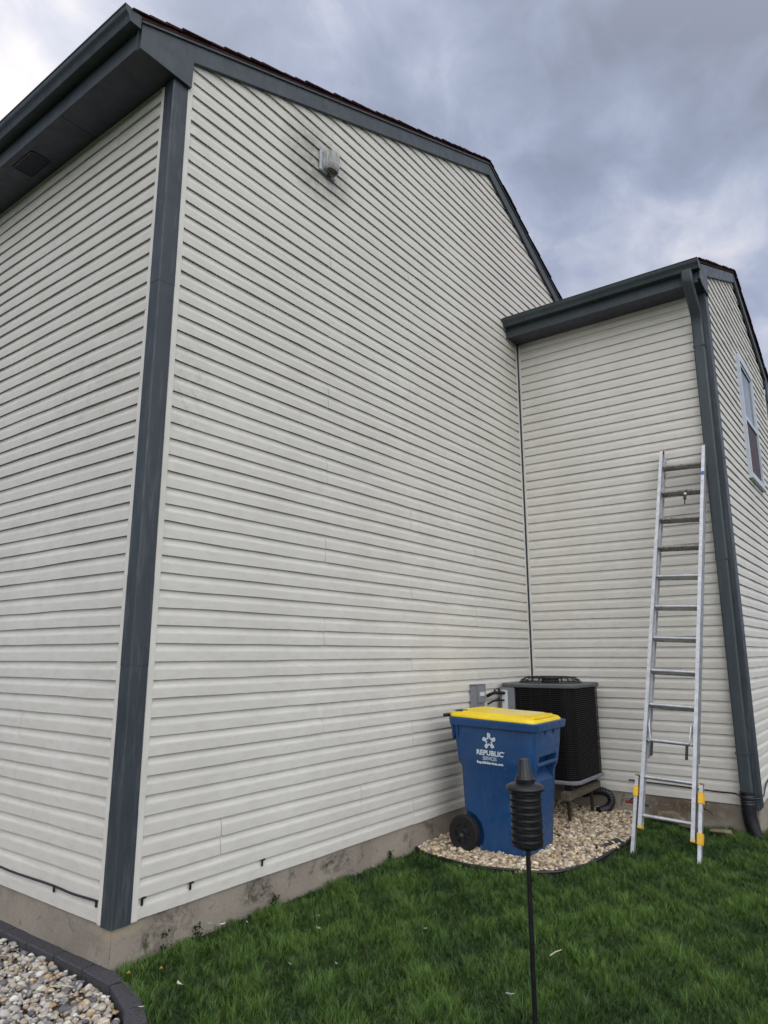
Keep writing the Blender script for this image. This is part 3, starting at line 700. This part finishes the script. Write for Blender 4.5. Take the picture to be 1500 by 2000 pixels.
# fan guard
mb=MB(); ft=H+.032
for rr,zz in ((.315,.004),(.295,.026),(.255,.052),(.20,.058),(.15,.060),(.11,.061)):
    mb.tube([(rr*math.cos(R_(a)),rr*math.sin(R_(a)),ft+zz) for a in range(0,361,12)],.0045,6,False)
for k in range(24):
    a=R_(k*15); mb.tube([(r_*math.cos(a),r_*math.sin(a),ft+z_) for r_,z_ in ((.315,.0),(.295,.026),(.255,.052),(.08,.061))],.0035 if k%6 else .007,6)
mb.build('fan_guard',COIL,ac,60)
mb=MB(); mb.lathe([(.0,-.03),(.085,-.03),(.09,.0),(.09,.04),(.07,.052),(.0,.054)],(0,0,ft),20); mb.build('fan_motor',COIL,ac,40)
mb=MB()
for k in range(3):
    a=R_(k*120+20); 
    mb.add([Vector((.05*math.cos(a),.05*math.sin(a),ft-.03)),Vector((.25*math.cos(a-.35),.25*math.sin(a-.35),ft-.06)),Vector((.26*math.cos(a+.35),.26*math.sin(a+.35),ft-.02)),Vector((.06*math.cos(a+.8),.06*math.sin(a+.8),ft-.01))],[(0,1,2,3)])
mb.build('fan_blade',COIL,ac)
# stand of timbers with steel legs
sd=empty('timber_stand',(acx,acy,-.2)); tag(sd,'weathered timber beams on dark legs holding up the air conditioner','stand')
for k,yy in enumerate((Y0+.10,Y1-.10)):
    mb=MB(); x0=4.13-acx; x1=X1-acx+.01; y=yy-acy; mb.bevbox((x0,y-.042,.225),(x1,y+.042,.300),.010); mb.build('beam',WOOD,sd,30)
    for xx in (4.27-acx,4.86-acx):
        mb=MB(); mb.bevbox((xx-.04,y-.035,.300),(xx+.04,y+.035,.3595),.004); mb.build('spacer',RUBBER,sd,30)
    for xx in (4.22-acx,4.80-acx):
        mb=MB(); mb.tube([(xx,y,.226),(xx+.005,y-.004,-.04)],.017,8); mb.build('leg',RUST,sd,40)

# ------------------------------------------------------------------ recycling cart
cart=empty('recycling_cart',(2.955,-.905,-.212),(R_(2.1),R_(.2),R_(2.4))); cart.scale=(1.0,1.0,1.075); tag(cart,'blue wheeled recycling cart with yellow lid standing on the gravel','recycling cart')
def sec(x0,x1,y0,y1,z,r,n=5):
    return rrect((x1-x0)/2,(y1-y0)/2,r,z,n,(x0+x1)/2,(y0+y1)/2)
rings=[sec(.005,.525,.005,.545,0,.05),sec(-.002,.532,0,.552,.02,.055),sec(-.012,.542,-.014,.580,.34,.06),sec(-.020,.550,-.024,.602,.590,.06),sec(-.034,.564,-.044,.626,.640,.06),sec(-.037,.567,-.048,.632,.675,.06),sec(-.044,.574,-.060,.652,.80,.06),sec(-.048,.578,-.066,.660,.905,.06)]
body=MB().loft(rings).build('body_raw',BLUE)
rim=MB().loft([sec(-.066,.620,-.086,.690,.900,.06),sec(-.070,.624,-.090,.694,.905,.06),sec(-.076,.632,-.096,.700,.952,.06),sec(-.070,.626,-.090,.694,.958,.06)]).build('rim_raw',BLUE)
def boolean(a,b,op):
    md=a.modifiers.new('b','BOOLEAN'); md.object=b; md.operation=op; md.solver='EXACT'
    bpy.context.view_layer.update(); dg=bpy.context.evaluated_depsgraph_get()
    me=bpy.data.meshes.new_from_object(a.evaluated_get(dg)); a.modifiers.clear(); old=a.data; a.data=me; bpy.data.meshes.remove(old)
    bpy.data.objects.remove(b); 
c1=MB().prism([(.09,-.12,.715),(.09,.045,.715),(.09,.045,.60),(.09,-.02,.53),(.09,-.12,.53)],(.37,0,0)).build('c',BLUE); boolean(body,c1,'DIFFERENCE')
for sx in (-1,1):   # wheel wells
    x=-.10 if sx<0 else .47
    n=20; c1=MB().loft([[Vector((x+dx,.540+.160*math.cos(2*math.pi*i/n),.125+.160*math.sin(2*math.pi*i/n))) for i in range(n)] for dx in (0,.16)]).build('c',BLUE); boolean(body,c1,'DIFFERENCE')
c1=MB().prism([(-.10,.15,.30),(-.10,.34,.30),(-.10,.30,.0),(-.10,.19,.0)],(.0,0,0)) if False else None
body.parent=cart; body.name='body'; body.data.name='body'; shade(body.data,28)
rim.parent=cart; rim.name='rim'; rim.data.name='rim'; shade(rim.data,30)
for y in (.60,.645): mb=MB(); mb.prism([(-.048,y,.90),(-.068,y,.90),(-.046,y,.80)],(0,.012,0)); mb.build('stiffening_rib',BLUE,cart)
mb=MB(); mb.prism([(-.02,.640,.90),(-.02,.69,.90),(-.02,.655,.79)],(.58,0,0)); mb.build('stiffening_rib',BLUE,cart)
for x in (.18,.36): mb=MB(); mb.prism([(x,-.082,.90),(x,-.058,.90),(x,-.058,.84)],(.012,0,0)); mb.build('stiffening_rib',BLUE,cart)
mb=MB(); mb.tube([(.06,-.035,.655),(.49,-.035,.655)],.016,12); mb.build('lift_bar',BLUE,cart,50)
# lid
lid=empty('lid',(0,0,0)); lid.parent=cart
bpy.data.objects.remove(lid)
def lsec(i,z,r): return sec(-.058+i,.588-i,-.062+i,.690-i*.5,z,r)
mb=MB(); rr=[lsec(.0,.957,.06),lsec(-.004,.962,.06),lsec(-.002,.972,.06),lsec(.012,.985,.06),lsec(.035,.992,.055),lsec(.055,1.000,.05),lsec(.075,1.004,.045),lsec(.09,1.000,.04),lsec(.12,.998,.04)]
for q in rr:
    for p in q:
        t=(p.y+.06)/.75; p.z+=.012*math.sin(math.pi*min(max(t,0),1))-.004*(1-t)
        if p.y<.06 and p.z>.985: p.z-=.012
mb.loft(rr)
mb.bevbox((.08,-.045,.972),(.45,.045,1.004),.012)
lid=mb.build('lid',LID,cart,35)
for x in (.02,.44): mb=MB(); mb.bevbox((x,.66,.955),(x+.10,.735,.985),.010); mb.build('hinge',LID,lid,35)
mb=MB(); mb.bevbox((-.015,.585,1.004),(.10,.660,1.0085),.002); mb.build('hinge_recess',BOXD,lid)
mb=MB(); mb.tube([(-.062,.728,.965),(.592,.728,.965)],.014,12); mb.build('handle',BLACKP,cart,50)
mb=MB(); mb.tube([(-.045,.54,.125),(.575,.54,.125)],.011,10); mb.build('axle',RUST,cart,50)
def wheel(x,s):
    we=empty('wheel',(x,.540,.128)); we.parent=cart
    pr=[(.070,-.030),(.118,-.032),(.128,-.024),(.130,0),(.128,.024),(.118,.032),(.070,.030)]
    n=36; mb=MB(); rings=[]
    for r_,u in pr: rings.append([Vector((u,r_*math.cos(2*math.pi*k/n),r_*math.sin(2*math.pi*k/n))) for k in range(n)])
    mb.loft(rings,cap=False); mb.build('tyre',RUBBER,we,35)
    mb=MB(); prr=[(0.0,-.020),(.026,-.034),(.030,-.020),(.034,-.016),(.095,-.016),(.100,-.030),(.106,-.030),(.106,.030),(.100,.030),(.095,.010),(.0,.012)]
    rings=[[Vector((u*-s*-1 if False else u*(1 if s<0 else -1),r_*math.cos(2*math.pi*k/n),r_*math.sin(2*math.pi*k/n))) for k in range(n)] for r_,u in prr]
    mb.loft(rings,cap=False)
    for k in range(6):
        a=2*math.pi*k/6+.4; ca,sa=math.cos(a),math.sin(a); e=-.026 if s<0 else .026; e2=-.014 if s<0 else .014
        q=[Vector((e,.028*ca-.010*sa,.028*sa+.010*ca)),Vector((e,.098*ca-.013*sa,.098*sa+.013*ca)),Vector((e,.098*ca+.013*sa,.098*sa-.013*ca)),Vector((e,.028*ca+.010*sa,.028*sa-.010*ca))]
        mb.prism(q,(e2-e,0,0))
    mb.build('rim',BLACKP,we,35)
wheel(-.040,-1); wheel(.570,1)
# printing on the side that faces the left
def text(s,size,bold=0.0,align='CENTER'):
    cu_=bpy.data.curves.new('t','FONT'); cu_.body=s; cu_.size=size; cu_.offset=bold; cu_.align_x=align; cu_.extrude=.0004; cu_.resolution_u=3
    ob=bpy.data.objects.new('t',cu_); COL.objects.link(ob); bpy.context.view_layer.update()
    me=bpy.data.meshes.new_from_object(ob.evaluated_get(bpy.context.evaluated_depsgraph_get())); bpy.data.objects.remove(ob); return me
def addmesh(mb,me,T):
    mb.add([T@v.co for v in me.vertices],[tuple(p.vertices) for p in me.polygons]); bpy.data.meshes.remove(me)
# face frame: text x -> -y (local), text y -> z, on plane x=-.03 leaning with the taper
def onside(y,z,rot=0,sx=1):
    def px(z): return -.016-.014*(z-.34)/.315-.0035 if False else -.0375-.008*(z-.675)/.125-.0035
    tl=Vector((-.0445,0,1)).normalized()
    Xa=Vector((0,-1,0)); Ya=tl; Za=Xa.cross(Ya)
    B=Matrix(((Xa.x,Ya.x,Za.x,px(z)),(Xa.y,Ya.y,Za.y,y),(Xa.z,Ya.z,Za.z,z),(0,0,0,1)))
    return B@Matrix.Rotation(rot,4,'Z')@Matrix.Diagonal((sx,1,1,1))
YC=.315
def fitw(s,size,width,bold):
    me=text(s,size,bold); xs=[v.co.x for v in me.vertices]; return me,width/(max(xs)-min(xs))
lg=MB()
for k in range(5):
    a=-2*math.pi*k/5; T=onside(YC+.004,.806)@Matrix.Rotation(a,4,'Z')@Matrix.Translation((.0,.017,0)); me=text('R',.058,.0026); addmesh(lg,me,T)
me,sx=fitw('REPUBLIC',.050,.236,.0016); addmesh(lg,me,onside(YC,.703,0,sx))
me,sx=fitw('\u00ae',.014,.012,0.0); addmesh(lg,me,onside(YC-.125,.729,0,sx))
me,sx=fitw('SERVICES',.036,.122,.0002); addmesh(lg,me,onside(YC+.002,.668,0,sx))
me,sx=fitw('RepublicServices.com',.026,.232,.0011); addmesh(lg,me,onside(YC,.640,0,sx))
lo=lg.build('printed_lettering',WHITEINK,cart)

# ------------------------------------------------------------------ ladder
Bp=Vector((3.78,-1.69,-.25)); Tp=Vector((5.00,-1.842,3.385)); ax=(Tp-Bp).normalized(); LL=(Tp-Bp).length
side=Vector((.02,-1,.0)); side=(side-ax*side.dot(ax)).normalized(); fr=side.cross(ax).normalized()
if fr.x>0: fr=-fr
LM=Matrix(((side.x,fr.x,ax.x,Bp.x),(side.y,fr.y,ax.y,Bp.y),(side.z,fr.z,ax.z,Bp.z),(0,0,0,1)))   # local: x right, y outward (to camera), z up the ladder
lad=empty('ladder'); lad.matrix_world=LM; tag(lad,'aluminium extension ladder with yellow leg levellers leaning on the wing wall','ladder')
def rail(mb,xc,y0,y1,z0,z1,s,w_=.030):
    """C channel, web on the outer side; s=-1 left, 1 right"""
    t=.004; xo=xc+s*w_/2; xi=xc-s*w_/2
    mb.box((min(xo,xo-s*t),y0,z0),(max(xo,xo-s*t),y1,z1))
    for ya,yb in ((y0,y0+t),(y1-t,y1)): mb.box((min(xo-s*t,xi),ya,z0),(max(xo-s*t,xi),yb,z1))
HB=.204; HF=.199
for s in (-1,1):
    mb=MB(); rail(mb,s*HB,.000,.070,.20 if s<0 else .17,LL-.0,s); mb.build('rail',ALU,lad)
    mb=MB(); rail(mb,s*HF,-.066,-.002,.78,LL-.02,s); mb.build('rail',ALU,lad)
    mb=MB(); mb.bevbox((s*HB-.018,-.002,LL-.002),(s*HB+.018,.072,LL+.016),.005); mb.build('end_cap',TANP,lad)
    mb=MB(); mb.bevbox((s*HB-.017,-.002,.165 if s>0 else .195),(s*HB+.017,.072,.190 if s>0 else .220),.004); mb.build('end_cap',YEL,lad)
for k in range(12):
    z=.300+.3048*k; worn=k>7
    mb=MB(); mb.tube([(-HB+.012,.034,z),(HB-.012,.034,z)],.0165,12); mb.build('rung',ALUW if worn else ALU,lad,50)
    if k>=3:
        mb=MB(); mb.tube([(-HF+.012,-.014,z-.004),(HF-.012,-.014,z-.004)],.0185,12); mb.build('rung',ALUW if worn else ALU,lad,50)
for s in (-1,1):     # rung locks
    x=s*(HF-.030); zz=.924
    mb=MB(); mb.box((x-.004,.030,zz-.03),(x+.004,.055,zz+.13)); mb.tube([(x,.045,zz+.13),(x,.070,zz+.15),(x,.085,zz+.10),(x+s*-.015,.070,zz-.02)],.006,8); lk_=mb.build('rung_lock',ALU,lad,50)
    mb=MB(); mb.bevbox((x-s*.028-.011,.060,zz-.15),(x-s*.028+.011,.078,zz-.035),.004); mb.build('latch',BLACKP,lk_)
for s in (-1,1):     # leg levellers
    x=s*.253; z1_=.60 if s<0 else .60
    z0_=.0 if s<0 else -.0
    mb=MB(); mb.bevbox((x-.014,.008,z0_),(x+.014,.058,z1_),.003); lg_=mb.build('levelling_leg',ALU,lad)
    mb=MB(); mb.bevbox((x-.013,.006,z0_-.02),(x+.013,.060,z0_+.001),.003); mb.build('foot',RUBBER,lg_)
    mb=MB(); mb.bevbox((x-.016,.006,z1_-.001),(x+.016,.060,z1_+.015),.004); mb.build('end_cap',TANP,lg_)
    zs=(.48,) if s<0 else (.50,.20)
    for zz in zs:
        mb=MB(); mb.bevbox((min(x-s*.020,x+s*.020),-.001,zz-.045),(max(x-s*.020,x+s*.020),.066,zz+.045),.005); mb.build('bracket',YEL,lad)
    mb=MB(); mb.tube([(x,-.03,.44),(x+s*.05,-.03,.425),(x+s*.075,-.03,.40)],.006,8); mb.build('release_lever',BLACKP,lad,50)
mb=MB(); mb.tube([(.04,.030,3.36),(.04,.040,3.325)],.014,10); mb.tube([(.04,.040,3.300),(.04,.040,3.255)],.015,10); mb.tube([(.04,.040,3.26),(.04,.040,3.20)],.006,8); mb.build('pulley',BLACKP,lad,50)
mb=MB(); mb.tube([(.04,.040,3.322),(.04,.040,3.302)],.013,10); mb.build('pulley_band',STK,lad,50)
mb=MB(); mb.box((HB-.016,.0705,3.495),(HB+.014,.0720,3.535)); mb.build('tape_patch',BLUET,lad)

# ------------------------------------------------------------------ torch
tz=-.262; tp=Vector((-.322,-2.492,0))
tor=empty('garden_torch',(tp.x+.0,tp.y,tz),(R_(.4),R_(-.9),0)); tag(tor,'black garden torch on a thin black pole standing in the lawn','garden torch')
off=-tz
S=1.0
def Zt(z): return z+off-.002
mb=MB(); mb.tube([(0,0,-.02),(0,0,Zt(.83))],.0068,12); mb.build('pole',BLACKT,tor,50)
cz=.812
mb=MB()
pr=[(.0,cz+.002),(.030,cz+.004),(.040,cz+.010)]
nt_=8; zt0=cz+.012; zt1=.973; st=(zt1-zt0)/nt_
for k in range(nt_):
    z=zt0+k*st; pr+=[(.0436,z),(.0441,z+st*.15),(.0442,z+st*.85),(.0437,z+st*.97)]
pr+=[(.040,zt1),(.0,zt1)]
mb.lathe([(r_,Zt(z)) for r_,z in pr],n=32); hd=mb.build('lantern_body',BLACKT,tor,35)
for k in range(nt_):
    z=zt0+k*st
    mb=MB()
    for q in range(4):
        a0=q*math.pi/2+R_(9); a1=(q+1)*math.pi/2-R_(9); n=10; ri=[]
        for i in range(n+1):
            a=a0+(a1-a0)*i/n; w_=math.sin(math.pi*i/n)**.6; zc=z+st*.78-.0035*w_
            ri.append([Vector((rr_*math.cos(a),rr_*math.sin(a),Zt(zc+dz))) for rr_,dz in ((.0425,-.0005-.0030*w_),(.04475,-.0005-.0026*w_),(.0450,.0005+.0012*w_),(.0425,.0005+.0016*w_))])
        mb.loft(ri)
    mb.build('louvre',SLOT,hd,40)
mb=MB(); mb.lathe([(r_,Zt(z)) for r_,z in ((.0,.971),(.045,.971),(.0545,.974),(.0555,.979),(.054,.983),(.047,.988),(.034,.991),(.028,.993),(.0285,1.004),(.026,1.008),(.0,1.008))],n=40); mb.build('brim',BLACKT,tor,30)
mb=MB(); mb.lathe([(r_,Zt(z)) for r_,z in ((.0,1.007),(.0245,1.007),(.0240,1.012),(.0210,1.014),(.0148,1.054),(.0128,1.0575),(.0,1.058))],n=64,flute=.035,fn=16); mb.build('cap',BLACKT,tor,50)

# ------------------------------------------------------------------ drain pipe, cable, dark gap strip, odds and ends
mb=MB(); path=[Vector(p) for p in ((D-.071,YD,.13),(D-.073,YD-.002,.02),(D-.076,YD-.006,-.08),(D-.082,YD-.020,-.16),(D-.090,YD-.045,-.23),(D-.10,YD-.08,-.30))]
fine=[];rad=[]
tot=60
def cr_(P,t):
    n=len(P)-1; i=min(int(t*n),n-1); f=t*n-i; p0=P[max(i-1,0)];p1=P[i];p2=P[i+1];p3=P[min(i+2,n)]
    return .5*((2*p1)+(-p0+p2)*f+(2*p0-5*p1+4*p2-p3)*f*f+(-p0+3*p1-3*p2+p3)*f**3)
for i in range(tot*2+1):
    fine.append(cr_(path,i/(tot*2))); rad.append(.060+(.0045 if (i//2)%2 else -.0035))
mb.tube(fine,rad,18); o=mb.build('drain_pipe',BLACKP,None,60,loc=(D-.08,YD-.02,-.05)); tag(o,'black corrugated drain pipe below the downspout running into the grass','drain pipe')
mb=MB(); 
def cable(name,pts,r,label,mat=BLACKP):
    mb=MB(); P=[Vector(p) for p in pts]; n=len(P)*6; mb.tube([cr_(P,i/n) for i in range(n+1)],r,7); o=mb.build(name,mat,None,60,loc=tuple(P[0])); tag(o,label,'cable'); return o
cable('cable',[(-.020,.112,.104),(-.021,.16,.103),(-.022,.36,.097),(-.021,.56,.101),(-.022,.80,.098),(-.022,1.05,.095),(-.021,1.2,.098),(-.021,1.7,.100),(-.021,2.6,.100)],.0062,'black strip standing in for the dark gap along the lowest course of the left wall')  # black tube models the shaded gap where the siding course hangs open
cable('cable',[(D-.024,-1.02,.118),(D-.026,-1.25,.112),(D-.026,-1.5,.108),(D-.028,-1.72,.098),(D-.028,-1.85,.092),(D-.05,-1.99,.096),(D-.125,-2.06,.085),(D-.14,-2.12,.083),(D-.10,-2.20,.085),(D-.03,-2.215,.090),(D+.06,-2.215,.092),(D+.20,-2.20,.10),(D+.45,-2.19,.145),(D+.9,-2.19,.16),(D+2.2,-2.19,.15)],.0065,'black cable along the wing wall passing round the downspout')
# clips
def clip(x,y,z,n,lab):
    mb=MB()
    if n=='G': mb.bevbox((x-.006,y-.010,z-.040),(x+.006,y,z),.002); mb.bevbox((x-.004,y-.012,z-.008),(x+.022,y-.002,z+.001),.002)
    else: mb.bevbox((x-.010,y-.006,z-.035),(x,y+.006,z),.002); mb.bevbox((x-.012,y-.004,z-.008),(x-.002,y+.020,z+.001),.002)
    o=mb.build('cable_clip',BLACKP,None,loc=(x,y,z)); tag(o,lab,'cable clip','black clips on the lowest siding course')
clip(.152,-.0165,.104,'G','black clip low on the gable wall next to the corner post')
clip(.462,-.0165,.103,'G','black clip low on the gable wall, middle one of three')
clip(1.010,-.0165,.103,'G','black clip low on the gable wall, farthest from the corner post')
clip(-.0165,.125,.108,'L','black clip low on the left wall where the dark gap strip ends at the corner')
clip(-.0165,.545,.104,'L','black clip low on the left wall halfway along the dark gap strip')
# black hose coil by the AC
mb=MB(); P=[Vector(p) for p in ((4.99,-.55,-.06),(4.985,-.66,-.02),(4.98,-.76,-.005),(4.97,-.84,-.035),(4.95,-.86,-.10),(4.90,-.83,-.15),(4.80,-.78,-.165))]
fine=[cr_(P,i/90) for i in range(91)]; mb.tube(fine,[.036+(.004 if (i//2)%2 else -.003) for i in range(91)],14)
o=mb.build('drain_hose',BLACKP,None,60,loc=(4.9,-.9,-.15)); tag(o,'black corrugated hose lying at the wall behind the air conditioner','hose')
# hand tool by the wall
ht=empty('hand_tool',(4.84,-1.10,-.05)); tag(ht,'hand tool with red and black grip lying behind the ladder leg','hand tool')
mb=MB(); mb.tube([(0,.06,0),(0,-.02,.002),(0,-.06,.0)],[.013,.015,.012],10); mb.build('grip',REDP,ht,50)
mb=MB(); mb.tube([(0,-.058,0),(0,-.10,0),(0,-.16,-.02)],[.012,.013,.010],10); mb.build('shaft',BLACKP,ht,50)
mb=MB(); mb.tube([(.03,.10,.02),(.02,.02,.035),(.02,-.05,.03)],[.008,.008,.006],8); mb.build('second_grip',BOXG,ht,50)
# rubble at the foundation
def stone(x,y,z,sx,sy,sz,seed,lab):
    r=np.random.default_rng(seed); v,f=ico(3); 
    for _ in range(10):
        a=r.normal(size=3); a/=np.linalg.norm(a); h=r.uniform(.5,.9); t=v@a; v=v-np.outer(np.clip(t-h,0,None),a)
    v=v*(1+.02*r.normal(size=(len(v),1)))*np.array([sx,sy,sz]); o=npmesh('stone',v,f,RUBBLE,None,False); o.location=(x,y,z); o.rotation_euler=(0,0,r.uniform(0,.4)); tag(o,lab,'stone','stones at the wing foundation')
stone(4.93,-1.36,-.155,.06,.17,.055,1,'long brown stone lying against the wing foundation behind the ladder')
stone(4.86,-1.52,-.150,.05,.075,.04,2,'small pale stone between the ladder rails at the foundation')
stone(4.80,-1.62,-.185,.07,.13,.035,3,'flat tan stone half sunk in grass behind the ladder rung')
stone(4.78,-1.90,-.195,.05,.11,.020,4,'thin flat stone right of the ladder near the drain pipe')
# litter on the lawn: pale petals and bits
lit=[(.615,-.010,.022,'white petal pair against the foundation, left one'),(.66,-.075,.026,'white petal pair near the foundation, right one'),(.079,-.458,.028,'white upright petal nearest the edging blocks'),(.964,-.535,.018,'white petal in the middle of the lawn below the gable wall'),(1.34,-1.02,.013,'small white petal left of the torch pole'),(.77,-.16,.010,'tiny white petal dot near the foundation'),(-.155,-.50,.016,'white petal on the bare soil beside the curved edging'),(2.054,-.09,.018,'white petal near the foundation, farthest of the lawn litter'),(.55,-.72,.014,'white petal low in the photo below the lawn centre'),(.70,-.90,.012,'small white petal at the bottom of the photo'),(1.10,-.42,.009,'tiny white speck in the upper lawn'),(.95,-1.75,.024,'pale petal at the bottom edge of the photo by the pole')]
for i,(x,y,s,lab) in enumerate(lit):
    r=random.Random(i); n=9; P=[]
    z=float(gz(x,y))+.052
    ring=[Vector((s*math.cos(2*math.pi*k/n)*r.uniform(.7,1.1),s*.5*math.sin(2*math.pi*k/n)*r.uniform(.7,1.1),.25*s*math.cos(2*math.pi*k/n)**2)) for k in range(n)]
    rot=Matrix.Rotation(r.uniform(0,3),4,'Z')@Matrix.Rotation(R_(r.uniform(15,60)),4,'X')
    mb=MB(); mb.loft([[rot@p for p in ring],[rot@(p+Vector((0,0,.0012))) for p in ring]]); o=mb.build('petal',PETAL,None,loc=(0,0,0)); o.location=(x,y,z); tag(o,lab,'petal','white petals scattered on the lawn')
def twig(x,y,z,L,a,mat,name,lab,cat,r_=.003):
    mb=MB(); mb.tube([(-L/2*math.cos(a),-L/2*math.sin(a),0),(0,0,.006),(L/2*math.cos(a),L/2*math.sin(a),.004)],[r_,r_*1.1,r_*.6],7); o=mb.build(name,mat,None,50); o.location=(x,y,z); tag(o,lab,cat)
twig(1.50,-1.74,float(gz(1.5,-1.74))+.055,.10,-.25,STRAW,'straw','pale dry straw lying on the grass right of the torch pole','straw')
twig(-.245,.0,-.188,.115,-1.05,STRAW,'twig','pale twig lying on the river rocks beside the edging blocks','twig',.0035)
for x,y,lab in ((-.005,-.175,'yellow dry leaf at the house corner beside the edging'),(.12,-.26,'yellow dry leaf in the grass near the house corner')):
    n=8; ring=[Vector((.022*math.cos(2*math.pi*k/n),.010*math.sin(2*math.pi*k/n),.006*math.cos(4*math.pi*k/n))) for k in range(n)]
    mb=MB(); mb.loft([ring,[p+Vector((0,0,.001)) for p in ring]]); o=mb.build('leaf',YLEAF); o.location=(x,y,-.165); o.rotation_euler=(.3,.2,1.0); tag(o,lab,'leaf','yellow leaves by the corner')
# weeds against the foundation
def weed(x,y,lab,seed,s=1.0):
    r=random.Random(seed); V=[];F=[];Cc=[]
    for k in range(46):
        a=r.uniform(0,6.28); d=r.uniform(.0,.055)*s; h=r.uniform(.01,.10)*s; px=d*math.cos(a); py=-abs(d*math.sin(a))*.5; q=Vector((px,py,h)); u=Vector((r.uniform(-1,1),r.uniform(-1,0),r.uniform(-.3,.8))).normalized(); v=u.cross(Vector((r.uniform(-1,1),r.uniform(-1,1),1))).normalized(); l=r.uniform(.008,.017)
        b=len(V); V+=[q-u*l,q+v*l*.45,q+u*l,q-v*l*.45]; F.append([b,b+1,b+2,b+3]); g_=r.uniform(.6,1.2); Cc+=[(.035*g_,.065*g_,.018*g_)]*4
    o=npmesh('weed',np.array([tuple(v) for v in V]),np.array(F),GRASS,np.array(Cc)); o.location=(x,y,float(gz(x,y))+.005); tag(o,lab,'weed','small weeds along the foundation')
weed(.30,-.022,'small dark weed on the foundation nearest the corner post',1,1.1)
weed(1.12,-.022,'dark weed against the middle of the gable foundation',2,.9)
weed(.52,-.022,'low dark weed spreading below the stained patch of foundation',3,.8)
weed(2.35,-.022,'weed at the foundation close to the gravel bed',4,.8)

# ------------------------------------------------------------------ grass
r=np.random.default_rng(99)
def blades(n,box,hs):
    x=r.uniform(box[0],box[1],n); y=r.uniform(box[2],box[3],n)
    k=~inpoly(x,y,RBpoly)
    k&=~((y>-.012)&(x>-.02)); k&=~((x>D-.015)&(y>-W-.012)&(x<XE))
    ex=np.interp(-y,[-2.6,-.1,.089,.371,.606,.80,.93,1.02,1.06],[0.0,0.0,-.022,-.105,-.212,-.40,-.62,-.90,-1.33]); k&=(x>ex+.012)|(y<-1.14)
    return x[k],y[k]
def sfield(x,y,f,ph):
    return np.sin(x*f+ph)*np.sin(y*f*1.13+ph*1.7)+.6*np.sin(x*f*2.1-y*f*1.3+ph*2.3)+.5*np.sin(x*f*.7+y*f*2.7+ph*.6)
xa,ya=blades(380000,(-.4,5.2,-3.1,0),1)
xb,yb=blades(70000,(-1.5,9.5,-5.0,0),1)
x=np.concatenate([xa,xb]); y=np.concatenate([ya,yb])
# keep blades out from under feet of the torch etc. (no need), thin near foundation
n=len(x)
pn=sfield(x,y,9.3,5.1)+.8*sfield(x,y,23,2.2); kk=(r.random(len(x))<np.clip(.78+.30*pn,.40,1)); x=x[kk]; y=y[kk]; n=len(x)
# clump: pull blades toward tuft centres
tx=np.floor(x/.035)+.5; ty=np.floor(y/.035)+.5; hsh=np.sin(tx*127.1+ty*311.7)*43758.5453; hsh-=np.floor(hsh); hs2=np.sin(tx*269.5+ty*183.3)*43758.5453; hs2-=np.floor(hs2)
cx_=(tx+(hsh-.5)*.8)*.035; cy_=(ty+(hs2-.5)*.8)*.035; x=x+(cx_-x)*.45; y=y+(cy_-y)*.45
k=(y<-.008); x=x[k];y=y[k];hsh=hsh[k];hs2=hs2[k]; n=len(x)
f1=sfield(x,y,5.5,.4); f2=sfield(x,y,17,1.9); f3=sfield(x,y,1.9,3.3)
h=r.uniform(.020,.050,n)*(1+.18*f2+.12*f1)*(.75+.6*hsh); h*=np.clip(1+.22*sfield(x,y,9.3,5.1),.55,1.35); h=np.clip(h,.014,.085)
nearw=np.clip((-y)/.15,0,1); h*=.75+.25*nearw
az=1.6*f1+2.2*f2+hs2*6.28+r.normal(0,1.1,n); lean=h*(.20+.75*r.random(n)**1.3+.12*np.abs(f2))
wd=r.uniform(.0010,.0019,n)
dx,dy=np.cos(az),np.sin(az); wa=az+np.pi/2+r.normal(0,.5,n); wx,wy=np.cos(wa)*wd,np.sin(wa)*wd
z0=gz(x,y)-.003
P=np.zeros((n,5,3))
P[:,0]=np.stack([x-wx,y-wy,z0],-1); P[:,1]=np.stack([x+wx,y+wy,z0],-1)
mxp=x+dx*lean*.35; myp=y+dy*lean*.35; mz=z0+h*.62
P[:,2]=np.stack([mxp+wx*.85,myp+wy*.85,mz],-1); P[:,3]=np.stack([mxp-wx*.85,myp-wy*.85,mz],-1)
P[:,4]=np.stack([x+dx*lean,y+dy*lean,z0+h],-1)
b=(np.arange(n)*5)[:,None]
c0=np.array([.019,.055,.013]); c1=np.array([.135,.240,.042]); c2=np.array([.080,.145,.080])
f4=sfield(x,y,9.3,5.1); t=np.clip(.27+.17*f1+.15*f4+.12*f3+.34*(hsh-.5)+np.abs(r.normal(0,.24,n)),0,1)[:,None]
c=c0*(1-t)+c1*t; q=(r.random(n)<.22)[:,None]; c=np.where(q,c*.45+c2*.6,c); q=(r.random(n)<.035)[:,None]; c=np.where(q,np.array([.20,.17,.09])*.8,c)
c*=r.uniform(.8,1.2,(n,1))
g=npmesh('grass',P.reshape(-1,3),[b+np.array([0,1,2,3]),b+np.array([3,2,4])],GRASS,np.repeat(c,5,0)); tag(g,'thick green lawn in front of the house','lawn',kind='stuff')
